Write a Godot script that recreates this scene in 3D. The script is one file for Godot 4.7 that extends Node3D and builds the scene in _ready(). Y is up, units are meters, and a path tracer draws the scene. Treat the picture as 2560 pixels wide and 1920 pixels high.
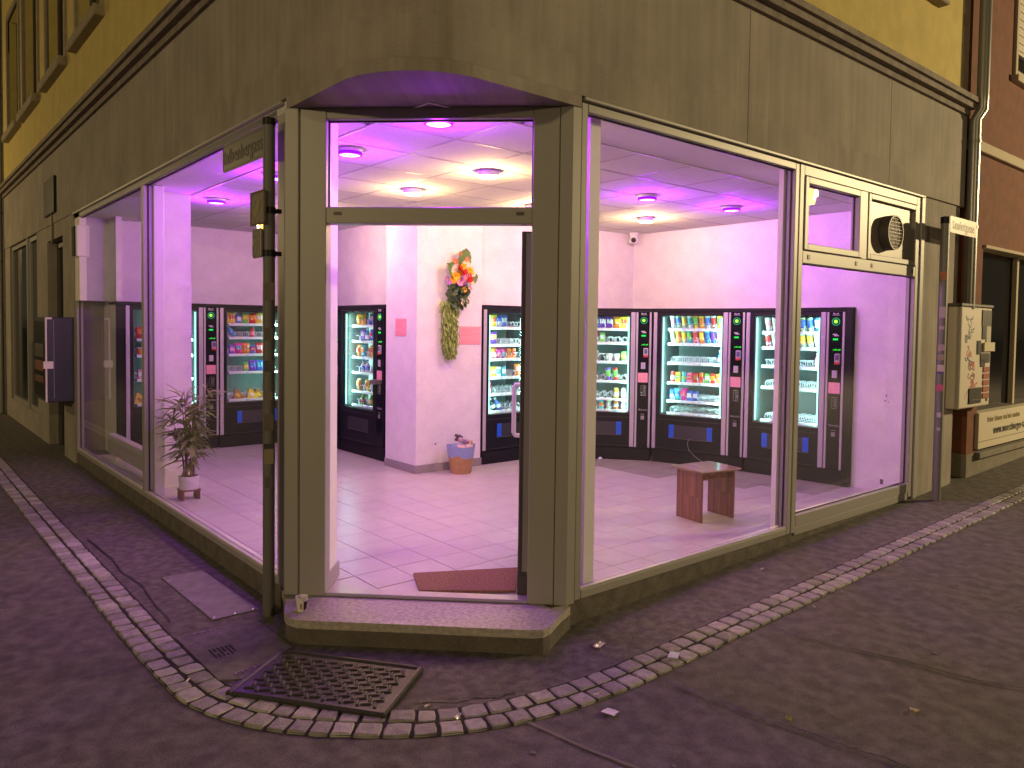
extends Node3D

var taken := {}
var mats := {}
var meshes := {}
var rng := RandomNumberGenerator.new()
const CEIL := 2.735

# ------------------------------------------------------------------ naming and committing
func numbered(n: String) -> String:
	if not taken.has(n):
		taken[n] = 0
		return n
	taken[n] += 1
	return "%s_%03d" % [n, taken[n]]

func tag(o: Node, label: String, category: String, group := "") -> Node:
	if label: o.set_meta("label", label)
	if category: o.set_meta("category", category)
	if group: o.set_meta("group", group)
	return o

func thing(called: String, label: String, category: String, at := Vector3.ZERO, turn := 0.0, group := "") -> Node3D:
	var o := Node3D.new()
	o.name = numbered(called)
	add_child(o)
	o.position = at
	o.rotation.y = turn
	tag(o, label, category, group)
	return o

func obj(called: String, what, m: Material, parent: Node = null, at := Vector3.ZERO, rot := Vector3.ZERO) -> MeshInstance3D:
	var o := MeshInstance3D.new()
	var me: Mesh
	if what is SurfaceTool:
		me = what.commit()
	else:
		me = what
	o.mesh = me
	o.material_override = m
	o.position = at
	o.rotation = rot
	o.cast_shadow = GeometryInstance3D.SHADOW_CASTING_SETTING_ON
	if parent == null:
		o.name = numbered(called)
		add_child(o)
	else:
		o.name = called
		parent.add_child(o, true)
	return o

func struct(called: String, what, m: Material, at := Vector3.ZERO) -> MeshInstance3D:
	var o := obj(called, what, m, null, at)
	o.set_meta("kind", "structure")
	return o

# ------------------------------------------------------------------ shapes
func mb() -> SurfaceTool:
	var st := SurfaceTool.new()
	st.begin(Mesh.PRIMITIVE_TRIANGLES)
	return st

func tri(st: SurfaceTool, a: Vector3, b: Vector3, c: Vector3, out: Vector3) -> void:
	var n := (b - a).cross(c - a)
	if n.length_squared() < 1e-16: return
	n = n.normalized()
	if n.dot(out) < 0.0:
		n = -n
		var t := b
		b = c
		c = t
	# front faces are clockwise: seen from n, go a, c, b
	for v in [a, c, b]:
		st.set_normal(n)
		st.set_uv(Vector2(v.x + v.z, v.y))
		st.add_vertex(v)

func quad(st: SurfaceTool, a: Vector3, b: Vector3, c: Vector3, d: Vector3, out: Vector3) -> void:
	tri(st, a, b, c, out)
	tri(st, a, c, d, out)

func bx(st: SurfaceTool, c: Vector3, s: Vector3, bev := 0.0, t := Transform3D()) -> void:
	var h := s * 0.5
	if bev <= 0.0:
		for ax in 3:
			for sg in [-1.0, 1.0]:
				var n := Vector3.ZERO
				n[ax] = sg
				var u := (ax + 1) % 3
				var w := (ax + 2) % 3
				var p := []
				for q in [[-1, -1], [1, -1], [1, 1], [-1, 1]]:
					var v := Vector3.ZERO
					v[ax] = sg * h[ax]
					v[u] = q[0] * h[u]
					v[w] = q[1] * h[w]
					p.append(t * (c + v))
				quad(st, p[0], p[1], p[2], p[3], t.basis * n)
		return
	var b := minf(bev, minf(h.x, minf(h.y, h.z)) * 0.95)
	var pt := func(ax: int, sx: int, sy: int, sz: int) -> Vector3:
		var v := Vector3(sx * (h.x - b), sy * (h.y - b), sz * (h.z - b))
		v[ax] = [sx, sy, sz][ax] * h[ax]
		return t * (c + v)
	for ax in 3:
		for sg in [-1, 1]:
			var n := Vector3.ZERO
			n[ax] = sg
			var u := (ax + 1) % 3
			var w := (ax + 2) % 3
			var p := []
			for q in [[-1, -1], [1, -1], [1, 1], [-1, 1]]:
				var s3 := [0, 0, 0]
				s3[ax] = sg
				s3[u] = q[0]
				s3[w] = q[1]
				p.append(pt.call(ax, s3[0], s3[1], s3[2]))
			quad(st, p[0], p[1], p[2], p[3], t.basis * n)
	for ax in 3:
		var u := (ax + 1) % 3
		var w := (ax + 2) % 3
		for su in [-1, 1]:
			for sw in [-1, 1]:
				var lo := [0, 0, 0]
				lo[u] = su
				lo[w] = sw
				var hi := lo.duplicate()
				lo[ax] = -1
				hi[ax] = 1
				var n := Vector3.ZERO
				n[u] = su
				n[w] = sw
				quad(st, pt.call(u, lo[0], lo[1], lo[2]), pt.call(u, hi[0], hi[1], hi[2]), pt.call(w, hi[0], hi[1], hi[2]), pt.call(w, lo[0], lo[1], lo[2]), t.basis * n)
	for sx in [-1, 1]:
		for sy in [-1, 1]:
			for sz in [-1, 1]:
				tri(st, pt.call(0, sx, sy, sz), pt.call(1, sx, sy, sz), pt.call(2, sx, sy, sz), t.basis * Vector3(sx, sy, sz))

func ab(st: SurfaceTool, x0: float, x1: float, y0: float, y1: float, z0: float, z1: float, bev := 0.0) -> void:
	bx(st, Vector3((x0 + x1) / 2, (y0 + y1) / 2, (z0 + z1) / 2), Vector3(absf(x1 - x0), absf(y1 - y0), absf(z1 - z0)), bev)

func boxm(s: Vector3, bev := 0.0) -> Mesh:
	var k := "box%s%s" % [s, bev]
	if not meshes.has(k):
		var st := mb()
		bx(st, Vector3.ZERO, s, bev)
		meshes[k] = st.commit()
	return meshes[k]

# profile: Vector2(radius, y); around y
func lathe(st: SurfaceTool, prof: Array, seg := 20, t := Transform3D()) -> void:
	for i in prof.size() - 1:
		var p: Vector2 = prof[i]
		var q: Vector2 = prof[i + 1]
		for k in seg:
			var a0 := TAU * k / seg
			var a1 := TAU * (k + 1) / seg
			var vs := [Vector3(p.x * cos(a0), p.y, p.x * sin(a0)), Vector3(p.x * cos(a1), p.y, p.x * sin(a1)), Vector3(q.x * cos(a1), q.y, q.x * sin(a1)), Vector3(q.x * cos(a0), q.y, q.x * sin(a0))]
			var dn := Vector2(q.y - p.y, -(q.x - p.x)).normalized()
			var am := (a0 + a1) / 2
			var out := Vector3(dn.x * cos(am), dn.y, dn.x * sin(am))
			var ns := [Vector3(dn.x * cos(a0), dn.y, dn.x * sin(a0)), Vector3(dn.x * cos(a1), dn.y, dn.x * sin(a1))]
			var idx := [[0, 1, 2], [0, 2, 3]]
			for tr in idx:
				var A: Vector3 = vs[tr[0]]
				var B: Vector3 = vs[tr[1]]
				var C: Vector3 = vs[tr[2]]
				var n := (B - A).cross(C - A)
				if n.length_squared() < 1e-18: continue
				var order: Array = tr if n.dot(out) < 0.0 else [tr[0], tr[2], tr[1]]
				for j in order:
					st.set_normal((t.basis * (ns[0] if j == 0 or j == 3 else ns[1])).normalized())
					st.set_uv(Vector2(float(k) / seg, vs[j].y))
					st.add_vertex(t * vs[j])

func lathem(key: String, prof: Array, seg := 20) -> Mesh:
	if not meshes.has(key):
		var st := mb()
		lathe(st, prof, seg)
		meshes[key] = st.commit()
	return meshes[key]

func tube(st: SurfaceTool, pts: Array, r, sides := 6, caps := true) -> void:
	var n := pts.size()
	var rings := []
	var up := Vector3.UP
	for i in n:
		var d: Vector3 = (pts[mini(i + 1, n - 1)] - pts[maxi(i - 1, 0)]).normalized()
		if absf(d.dot(up)) > 0.95: up = Vector3.RIGHT if absf(d.x) < 0.9 else Vector3.BACK
		var s := d.cross(up).normalized()
		var u := s.cross(d).normalized()
		up = u
		var ring := []
		var rad: float = r[i] if r is Array else r
		for k in sides:
			var a := TAU * k / sides
			ring.append([pts[i] + (s * cos(a) + u * sin(a)) * rad, s * cos(a) + u * sin(a)])
		rings.append(ring)
	for i in n - 1:
		for k in sides:
			var k2 := (k + 1) % sides
			var q := [rings[i][k], rings[i + 1][k], rings[i + 1][k2], rings[i][k2]]
			for tr in [[0, 1, 2], [0, 2, 3]]:
				var A: Vector3 = q[tr[0]][0]
				var B: Vector3 = q[tr[1]][0]
				var C: Vector3 = q[tr[2]][0]
				var nn := (B - A).cross(C - A)
				var order: Array = tr if nn.dot(q[tr[0]][1] + q[tr[1]][1]) < 0.0 else [tr[0], tr[2], tr[1]]
				for j in order:
					st.set_normal(q[j][1])
					st.set_uv(Vector2(float(k) / sides, float(i) / n))
					st.add_vertex(q[j][0])
	if caps:
		for e in [0, n - 1]:
			var out: Vector3 = (pts[0] - pts[1]) if e == 0 else (pts[n - 1] - pts[n - 2])
			for k in range(1, sides - 1):
				tri(st, rings[e][0][0], rings[e][k][0], rings[e][k + 1][0], out)

# polygon in plan (x, z), extruded from y0 to y1
func prism(st: SurfaceTool, poly: PackedVector2Array, y0: float, y1: float, smooth_from := -1, smooth_to := -1) -> void:
	var ids := Geometry2D.triangulate_polygon(poly)
	for i in range(0, ids.size(), 3):
		var a := poly[ids[i]]
		var b := poly[ids[i + 1]]
		var c := poly[ids[i + 2]]
		tri(st, Vector3(a.x, y1, a.y), Vector3(b.x, y1, b.y), Vector3(c.x, y1, c.y), Vector3.UP)
		tri(st, Vector3(a.x, y0, a.y), Vector3(b.x, y0, b.y), Vector3(c.x, y0, c.y), Vector3.DOWN)
	var area := 0.0
	for i in poly.size():
		var a := poly[i]
		var b := poly[(i + 1) % poly.size()]
		area += a.x * b.y - b.x * a.y
	var sg := signf(area)
	for i in poly.size():
		var a := poly[i]
		var b := poly[(i + 1) % poly.size()]
		var d := b - a
		var n := Vector3(d.y * sg, 0, -d.x * sg)
		quad(st, Vector3(a.x, y0, a.y), Vector3(b.x, y0, b.y), Vector3(b.x, y1, b.y), Vector3(a.x, y1, a.y), n)

# a polygon in the local x,y plane extruded along z (z0 back, z1 front)
func slab(st: SurfaceTool, poly: PackedVector2Array, z0: float, z1: float, t := Transform3D()) -> void:
	var ids := Geometry2D.triangulate_polygon(poly)
	for i in range(0, ids.size(), 3):
		var a := poly[ids[i]]
		var b := poly[ids[i + 1]]
		var c := poly[ids[i + 2]]
		tri(st, t * Vector3(a.x, a.y, z1), t * Vector3(b.x, b.y, z1), t * Vector3(c.x, c.y, z1), t.basis.z)
		tri(st, t * Vector3(a.x, a.y, z0), t * Vector3(b.x, b.y, z0), t * Vector3(c.x, c.y, z0), -t.basis.z)
	var ctr := Vector2.ZERO
	for p in poly: ctr += p / poly.size()
	for i in poly.size():
		var a := poly[i]
		var b := poly[(i + 1) % poly.size()]
		var d := b - a
		var n2 := Vector2(d.y, -d.x)
		if n2.dot((a + b) / 2 - ctr) < 0: n2 = -n2
		quad(st, t * Vector3(a.x, a.y, z0), t * Vector3(b.x, b.y, z0), t * Vector3(b.x, b.y, z1), t * Vector3(a.x, a.y, z1), t.basis * Vector3(n2.x, n2.y, 0))

func rrect(w: float, h: float, r: float, n := 4) -> PackedVector2Array:
	var p := PackedVector2Array()
	for q in [[1, 1, 0.0], [-1, 1, PI / 2], [-1, -1, PI], [1, -1, PI * 1.5]]:
		for k in n + 1:
			var a: float = q[2] + PI / 2 * k / n
			p.append(Vector2(q[0] * (w / 2 - r) + r * cos(a), q[1] * (h / 2 - r) + r * sin(a)))
	return p

# a flat printed sheet with uv 0..1, facing +z
func sheet(w: float, h: float) -> Mesh:
	var k := "sheet%s_%s" % [w, h]
	if not meshes.has(k):
		var st := mb()
		var v := [Vector3(-w / 2, -h / 2, 0), Vector3(-w / 2, h / 2, 0), Vector3(w / 2, h / 2, 0), Vector3(w / 2, -h / 2, 0)]
		var uv := [Vector2(0, 1), Vector2(0, 0), Vector2(1, 0), Vector2(1, 1)]
		for j in [0, 1, 2, 0, 2, 3]:
			st.set_normal(Vector3.BACK)
			st.set_uv(uv[j])
			st.add_vertex(v[j])
		meshes[k] = st.commit()
	return meshes[k]

func text(called: String, s: String, h: float, m: Material, parent: Node, at: Vector3, rot := Vector3.ZERO, bold := false, squeeze := 1.0) -> MeshInstance3D:
	var tm := TextMesh.new()
	var f := SystemFont.new()
	f.font_names = PackedStringArray(["Droid Sans"])
	f.font_weight = 700 if bold else 400
	tm.font = f
	tm.text = s
	tm.font_size = 32
	tm.pixel_size = h / 32.0
	tm.depth = 0.002
	tm.curve_step = 2.0
	var o := obj(called, tm, m, parent, at, rot)
	o.scale = Vector3(squeeze, 1, 1)
	return o

# ------------------------------------------------------------------ materials
func lin(r: float, g: float, b: float) -> Color:
	return Color(r, g, b).linear_to_srgb()

func mat(key: String, c: Color, rough := 0.7, metal := 0.0, spec := 0.5) -> StandardMaterial3D:
	if not mats.has(key):
		var m := StandardMaterial3D.new()
		m.resource_name = key
		m.albedo_color = c
		m.roughness = rough
		m.metallic = metal
		m.metallic_specular = spec
		mats[key] = m
	return mats[key]

func glow(key: String, c: Color, e: float) -> StandardMaterial3D:
	if not mats.has(key):
		var m := StandardMaterial3D.new()
		m.resource_name = key
		m.albedo_color = Color(0.05, 0.05, 0.05)
		m.emission_enabled = true
		m.emission = c
		m.emission_energy_multiplier = e
		mats[key] = m
	return mats[key]

func pane_mat(key: String, a: float, tint := Color(0.8, 0.9, 0.9)) -> StandardMaterial3D:
	if not mats.has(key):
		var m := StandardMaterial3D.new()
		m.resource_name = key
		m.albedo_color = Color(tint.r, tint.g, tint.b, a)
		m.transparency = BaseMaterial3D.TRANSPARENCY_ALPHA
		m.roughness = 0.0
		mats[key] = m
	return mats[key]

func noise(sd: int, f: float, oct := 4) -> FastNoiseLite:
	var n := FastNoiseLite.new()
	n.seed = sd
	n.frequency = f
	n.fractal_octaves = oct
	n.noise_type = FastNoiseLite.TYPE_SIMPLEX_SMOOTH
	return n

# mottled texture pair: albedo (linear base colours a..b) and height; seamless by mirroring coordinates on a torus is costly, so blend edges
func mottled(key: String, size: int, a: Color, b: Color, f1: float, f2: float, fine: float, speck: float, stretch := 1.0) -> Array:
	if mats.has("img" + key): return mats["img" + key]
	var n1 := noise(hash(key) % 1000, f1, 4)
	var n2 := noise(hash(key) % 1000 + 7, f2, 3)
	var im := Image.create(size, size, false, Image.FORMAT_RGB8)
	var hm := Image.create(size, size, false, Image.FORMAT_RGB8)
	var r := RandomNumberGenerator.new()
	r.seed = hash(key)
	var half := size / 2.0
	for y in size:
		for x in size:
			# seamless: cross-fade with the copy shifted by half a period
			var wx := absf(x - half) / half
			var wy := absf(y - half) / half
			var v1 := n1.get_noise_2d(x, y * stretch)
			var v2 := n1.get_noise_2d(fmod(x + half, size) + 5000.0, y * stretch)
			var v3 := n1.get_noise_2d(x + 9000.0, fmod(y + half, size) * stretch)
			var wsx := smoothstep(0.6, 1.0, wx)
			var wsy := smoothstep(0.6, 1.0, wy)
			var v := lerpf(lerpf(v1, v2, wsx), v3, wsy)
			var g := n2.get_noise_2d(x, y)
			var s := r.randf_range(-1, 1)
			var q := clampf(0.5 + v * 0.75 + g * fine + s * speck, 0.0, 1.0)
			var c := a.lerp(b, q).linear_to_srgb()
			im.set_pixel(x, y, c)
			var h := clampf(0.5 + v * 0.25 + g * 0.4 * fine + s * speck * 0.8, 0, 1)
			hm.set_pixel(x, y, Color(h, h, h))
	var out := [ImageTexture.create_from_image(im), ImageTexture.create_from_image(hm)]
	mats["img" + key] = out
	return out

func surf(key: String, tex: Array, scale: float, rough: float, bump := 0.0, world := true) -> StandardMaterial3D:
	if not mats.has(key):
		var m := StandardMaterial3D.new()
		m.resource_name = key
		m.albedo_texture = tex[0]
		m.roughness = rough
		m.uv1_triplanar = true
		m.uv1_world_triplanar = world
		m.uv1_scale = Vector3.ONE * scale
		if bump > 0.0:
			m.heightmap_enabled = true
			m.heightmap_texture = tex[1]
			m.heightmap_scale = bump
		mats[key] = m
	return mats[key]

# ------------------------------------------------------------------ lamps
func spot(parent: Node, at: Vector3, c: Color, e: float, angle := 84.0, size := 0.06, called := "lamp_light", att := 0.35) -> SpotLight3D:
	var l := SpotLight3D.new()
	l.name = called
	l.position = at
	l.rotation.x = -PI / 2
	l.light_color = c
	l.light_energy = e
	l.spot_angle = angle
	l.spot_angle_attenuation = att
	l.spot_range = 30.0
	l.spot_attenuation = 2.0
	l.light_size = size
	l.shadow_enabled = true
	parent.add_child(l, true)
	return l

func omni(parent: Node, at: Vector3, c: Color, e: float, size: float, rng_m := 60.0) -> OmniLight3D:
	var l := OmniLight3D.new()
	l.name = "lamp_light"
	l.position = at
	l.light_color = c
	l.light_energy = e
	l.light_size = size
	l.omni_range = rng_m
	l.omni_attenuation = 2.0
	l.shadow_enabled = true
	parent.add_child(l, true)
	return l

# ground height: level along the left street, rising gently to the right
func gy(x: float) -> float:
	return -0.14 + 0.026 * clampf(x - 1.0, 0.0, 8.5)

# ------------------------------------------------------------------ the scene
var M_alu: StandardMaterial3D
var M_alu_dark: StandardMaterial3D
var M_black: StandardMaterial3D
var M_dark: StandardMaterial3D
var M_silver: StandardMaterial3D
var M_white: StandardMaterial3D
var M_wall: StandardMaterial3D
var M_concrete: StandardMaterial3D
var M_rubber: StandardMaterial3D
var M_glass: StandardMaterial3D
var PURPLE := Color(0.71, 0.15, 1.0)
var WARM := Color(1.0, 0.81, 0.53)

func _ready() -> void:
	rng.seed = 4711
	# camera (the photograph's lens, with its small vertical shift)
	var cam := Camera3D.new()
	cam.name = "camera"
	add_child(cam)
	var p := deg_to_rad(2.174)
	var r := deg_to_rad(0.738)
	var y := deg_to_rad(40.049)
	var fw := Vector3(sin(y) * cos(p), -sin(p), -cos(y) * cos(p))
	var rt := Vector3(cos(y), 0, sin(y))
	var up := rt.cross(fw)
	cam.transform = Transform3D(Basis(rt * cos(r) + up * sin(r), up * cos(r) - rt * sin(r), -fw), Vector3(-1.792, 1.536, 2.972))
	cam.near = 0.05
	cam.far = 400.0
	cam.projection = Camera3D.PROJECTION_FRUSTUM
	cam.size = 1920.0 / 1892.08 * 0.05
	cam.frustum_offset = Vector2(0, -70.1 / 1892.08 * 0.05)
	cam.current = true

	# night sky over a lit town
	var we := WorldEnvironment.new()
	we.name = "environment"
	var env := Environment.new()
	var psm := ProceduralSkyMaterial.new()
	psm.sky_top_color = lin(0.30, 0.25, 0.18)
	psm.sky_horizon_color = lin(0.42, 0.33, 0.2)
	psm.sky_curve = 0.3
	psm.ground_bottom_color = lin(0.05, 0.04, 0.03)
	psm.ground_horizon_color = lin(0.2, 0.16, 0.1)
	psm.sun_angle_max = 1.0
	psm.sun_curve = 0.05
	var sky := Sky.new()
	sky.sky_material = psm
	env.background_mode = Environment.BG_SKY
	env.sky = sky
	env.background_energy_multiplier = 0.12
	env.tonemap_mode = Environment.TONE_MAPPER_LINEAR
	env.tonemap_exposure = 1.0
	env.sdfgi_enabled = true
	env.ssao_enabled = true
	env.ssil_enabled = true
	we.environment = env
	add_child(we)

	make_materials()
	ground()
	facade()
	upper_floor()
	shop_windows()
	shop_door()
	interior()
	neighbours()
	for f in [machines, ceiling_lamps, lanterns, street_things, ground_things, shop_things]:
		f.call()

# one sheet of glass in the local x,y plane, with the dark rubber seal round it as a part of its own
func glass(parent: Node, x0: float, x1: float, y0: float, y1: float, z: float, called := "glass_pane") -> void:
	var st := mb()
	quad(st, Vector3(x0, y0, z), Vector3(x1, y0, z), Vector3(x1, y1, z), Vector3(x0, y1, z), Vector3.BACK)
	obj(called, st, M_glass, parent)
	st = mb()
	frame4(st, x0 - 0.001, x1 + 0.001, y0 - 0.001, y1 + 0.001, 0.008, z - 0.005, z + 0.006, 0.001)
	obj("seal", st, mat("rubber_seal", lin(0.015, 0.015, 0.016), 0.6), parent)

func make_materials() -> void:
	M_alu = mat("grey_frame_metal", lin(0.315, 0.305, 0.285), 0.45, 0.1)
	M_alu_dark = mat("dark_frame_metal", lin(0.10, 0.09, 0.085), 0.5, 0.3)
	M_black = mat("black_coated_steel", lin(0.012, 0.012, 0.015), 0.4, 0.0, 0.3)
	M_dark = mat("black_gap", lin(0.008, 0.008, 0.009), 0.8)
	M_silver = mat("silver_trim", lin(0.5, 0.48, 0.5), 0.38, 0.3)
	M_white = mat("white_plastic", lin(0.75, 0.74, 0.72), 0.45)
	M_rubber = mat("black_rubber", lin(0.035, 0.033, 0.032), 0.6)
	M_wall = surf("white_wall_paint", mottled("wall", 256, Color(0.70, 0.69, 0.67), Color(0.80, 0.79, 0.77), 0.02, 0.15, 0.4, 0.12), 0.7, 0.75, 0.12)
	M_concrete = streaked()
	M_glass = pane_mat("window_glass", 0.012)

# weathered concrete: faint vertical runs of dirt and lime under fine grain; 1 image = 6 m x 3 m
func streaked() -> StandardMaterial3D:
	var w := 1024
	var h := 512
	var im := Image.create(w, h, false, Image.FORMAT_RGB8)
	var n1 := noise(301, 0.05, 4)
	var n2 := noise(302, 0.010, 3)
	var n3 := noise(303, 0.35, 2)
	var r := RandomNumberGenerator.new()
	r.seed = 55
	var runs := PackedFloat32Array()
	runs.resize(w * h)
	for k in 260:
		var x := r.randi() % w
		var y0 := r.randi() % h
		var ln := r.randi_range(40, 300)
		var wd := r.randi_range(1, 4)
		var amp := r.randf_range(-0.09, 0.12)
		var xf := float(x)
		for yy in ln:
			xf += r.randf_range(-0.12, 0.12)
			var f := amp * sin(PI * pow(float(yy) / ln, 0.5))
			for q in range(-wd, wd + 1):
				runs[((y0 + yy) % h) * w + (int(xf) + q + w) % w] += f * (1.0 - absf(q) / (wd + 1.0))
	for y in h:
		var fy := smoothstep(0.75, 1.0, float(y) / h)
		for x in w:
			var fx := smoothstep(0.85, 1.0, float(x) / w)
			var a := lerpf(n1.get_noise_2d(x, y * 0.06), n1.get_noise_2d(x - w, y * 0.06), fx)
			var b := lerpf(lerpf(n2.get_noise_2d(x, y), n2.get_noise_2d(x - w, y), fx), n2.get_noise_2d(x, y - h), fy)
			var v := 1.0 + a * 0.16 + b * 0.22 + n3.get_noise_2d(x, y) * 0.07 + r.randf_range(-0.06, 0.06) + runs[y * w + x]
			im.set_pixel(x, y, lin(clampf(0.29 * v, 0, 1), clampf(0.26 * v, 0, 1), clampf(0.225 * v, 0, 1)))
	var m := StandardMaterial3D.new()
	m.resource_name = "streaked_concrete"
	m.albedo_texture = ImageTexture.create_from_image(im)
	m.roughness = 0.85
	m.uv1_scale = Vector3(1.0 / 6.0, -1.0 / 3.0, 1.0)
	mats["streaked_concrete"] = m
	return m

func poly3(st: SurfaceTool, pts: PackedVector2Array, dy: float) -> void:
	var ids := Geometry2D.triangulate_polygon(pts)
	for i in range(0, ids.size(), 3):
		var v := []
		for k in 3:
			var q := pts[ids[i + k]]
			v.append(Vector3(q.x, gy(q.x) + dy, q.y))
		tri(st, v[0], v[1], v[2], Vector3.UP)

# the outer edge of the cobbled gutter, followed from the far left street round the corner to the far right
func gutter_path() -> PackedVector2Array:
	var c := PackedVector2Array([Vector2(-0.85, -14.0), Vector2(-0.85, -8.0), Vector2(-0.845, -5.0), Vector2(-0.835, -3.2), Vector2(-0.825, -1.9), Vector2(-0.822, -1.25), Vector2(-0.808, -0.82), Vector2(-0.775, -0.42), Vector2(-0.67, -0.14), Vector2(-0.507, 0.097), Vector2(-0.329, 0.272), Vector2(-0.19, 0.385), Vector2(-0.02, 0.496), Vector2(0.19, 0.587), Vector2(0.43, 0.652), Vector2(0.76, 0.69), Vector2(1.2, 0.70), Vector2(1.85, 0.70), Vector2(3.0, 0.70), Vector2(4.2, 0.70), Vector2(5.7, 0.71), Vector2(8.0, 0.71), Vector2(11.0, 0.71)])
	var out := PackedVector2Array()
	for i in c.size() - 1:
		var p0 := c[maxi(i - 1, 0)]
		var p3 := c[mini(i + 2, c.size() - 1)]
		var n := maxi(1, int(c[i].distance_to(c[i + 1]) / 0.05))
		for k in n:
			out.append(c[i].cubic_interpolate_in_time(c[i + 1], p0, p3, float(k) / n, c[i].distance_to(c[i + 1]), -c[i].distance_to(p0) - 0.001, c[i].distance_to(c[i + 1]) + c[i + 1].distance_to(p3) + 0.001))
	return out

func offset_path(p: PackedVector2Array, d: float) -> PackedVector2Array:
	var out := PackedVector2Array()
	for i in p.size():
		var t := (p[mini(i + 1, p.size() - 1)] - p[maxi(i - 1, 0)]).normalized()
		out.append(p[i] + Vector2(t.y, -t.x) * d)
	return out

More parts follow.
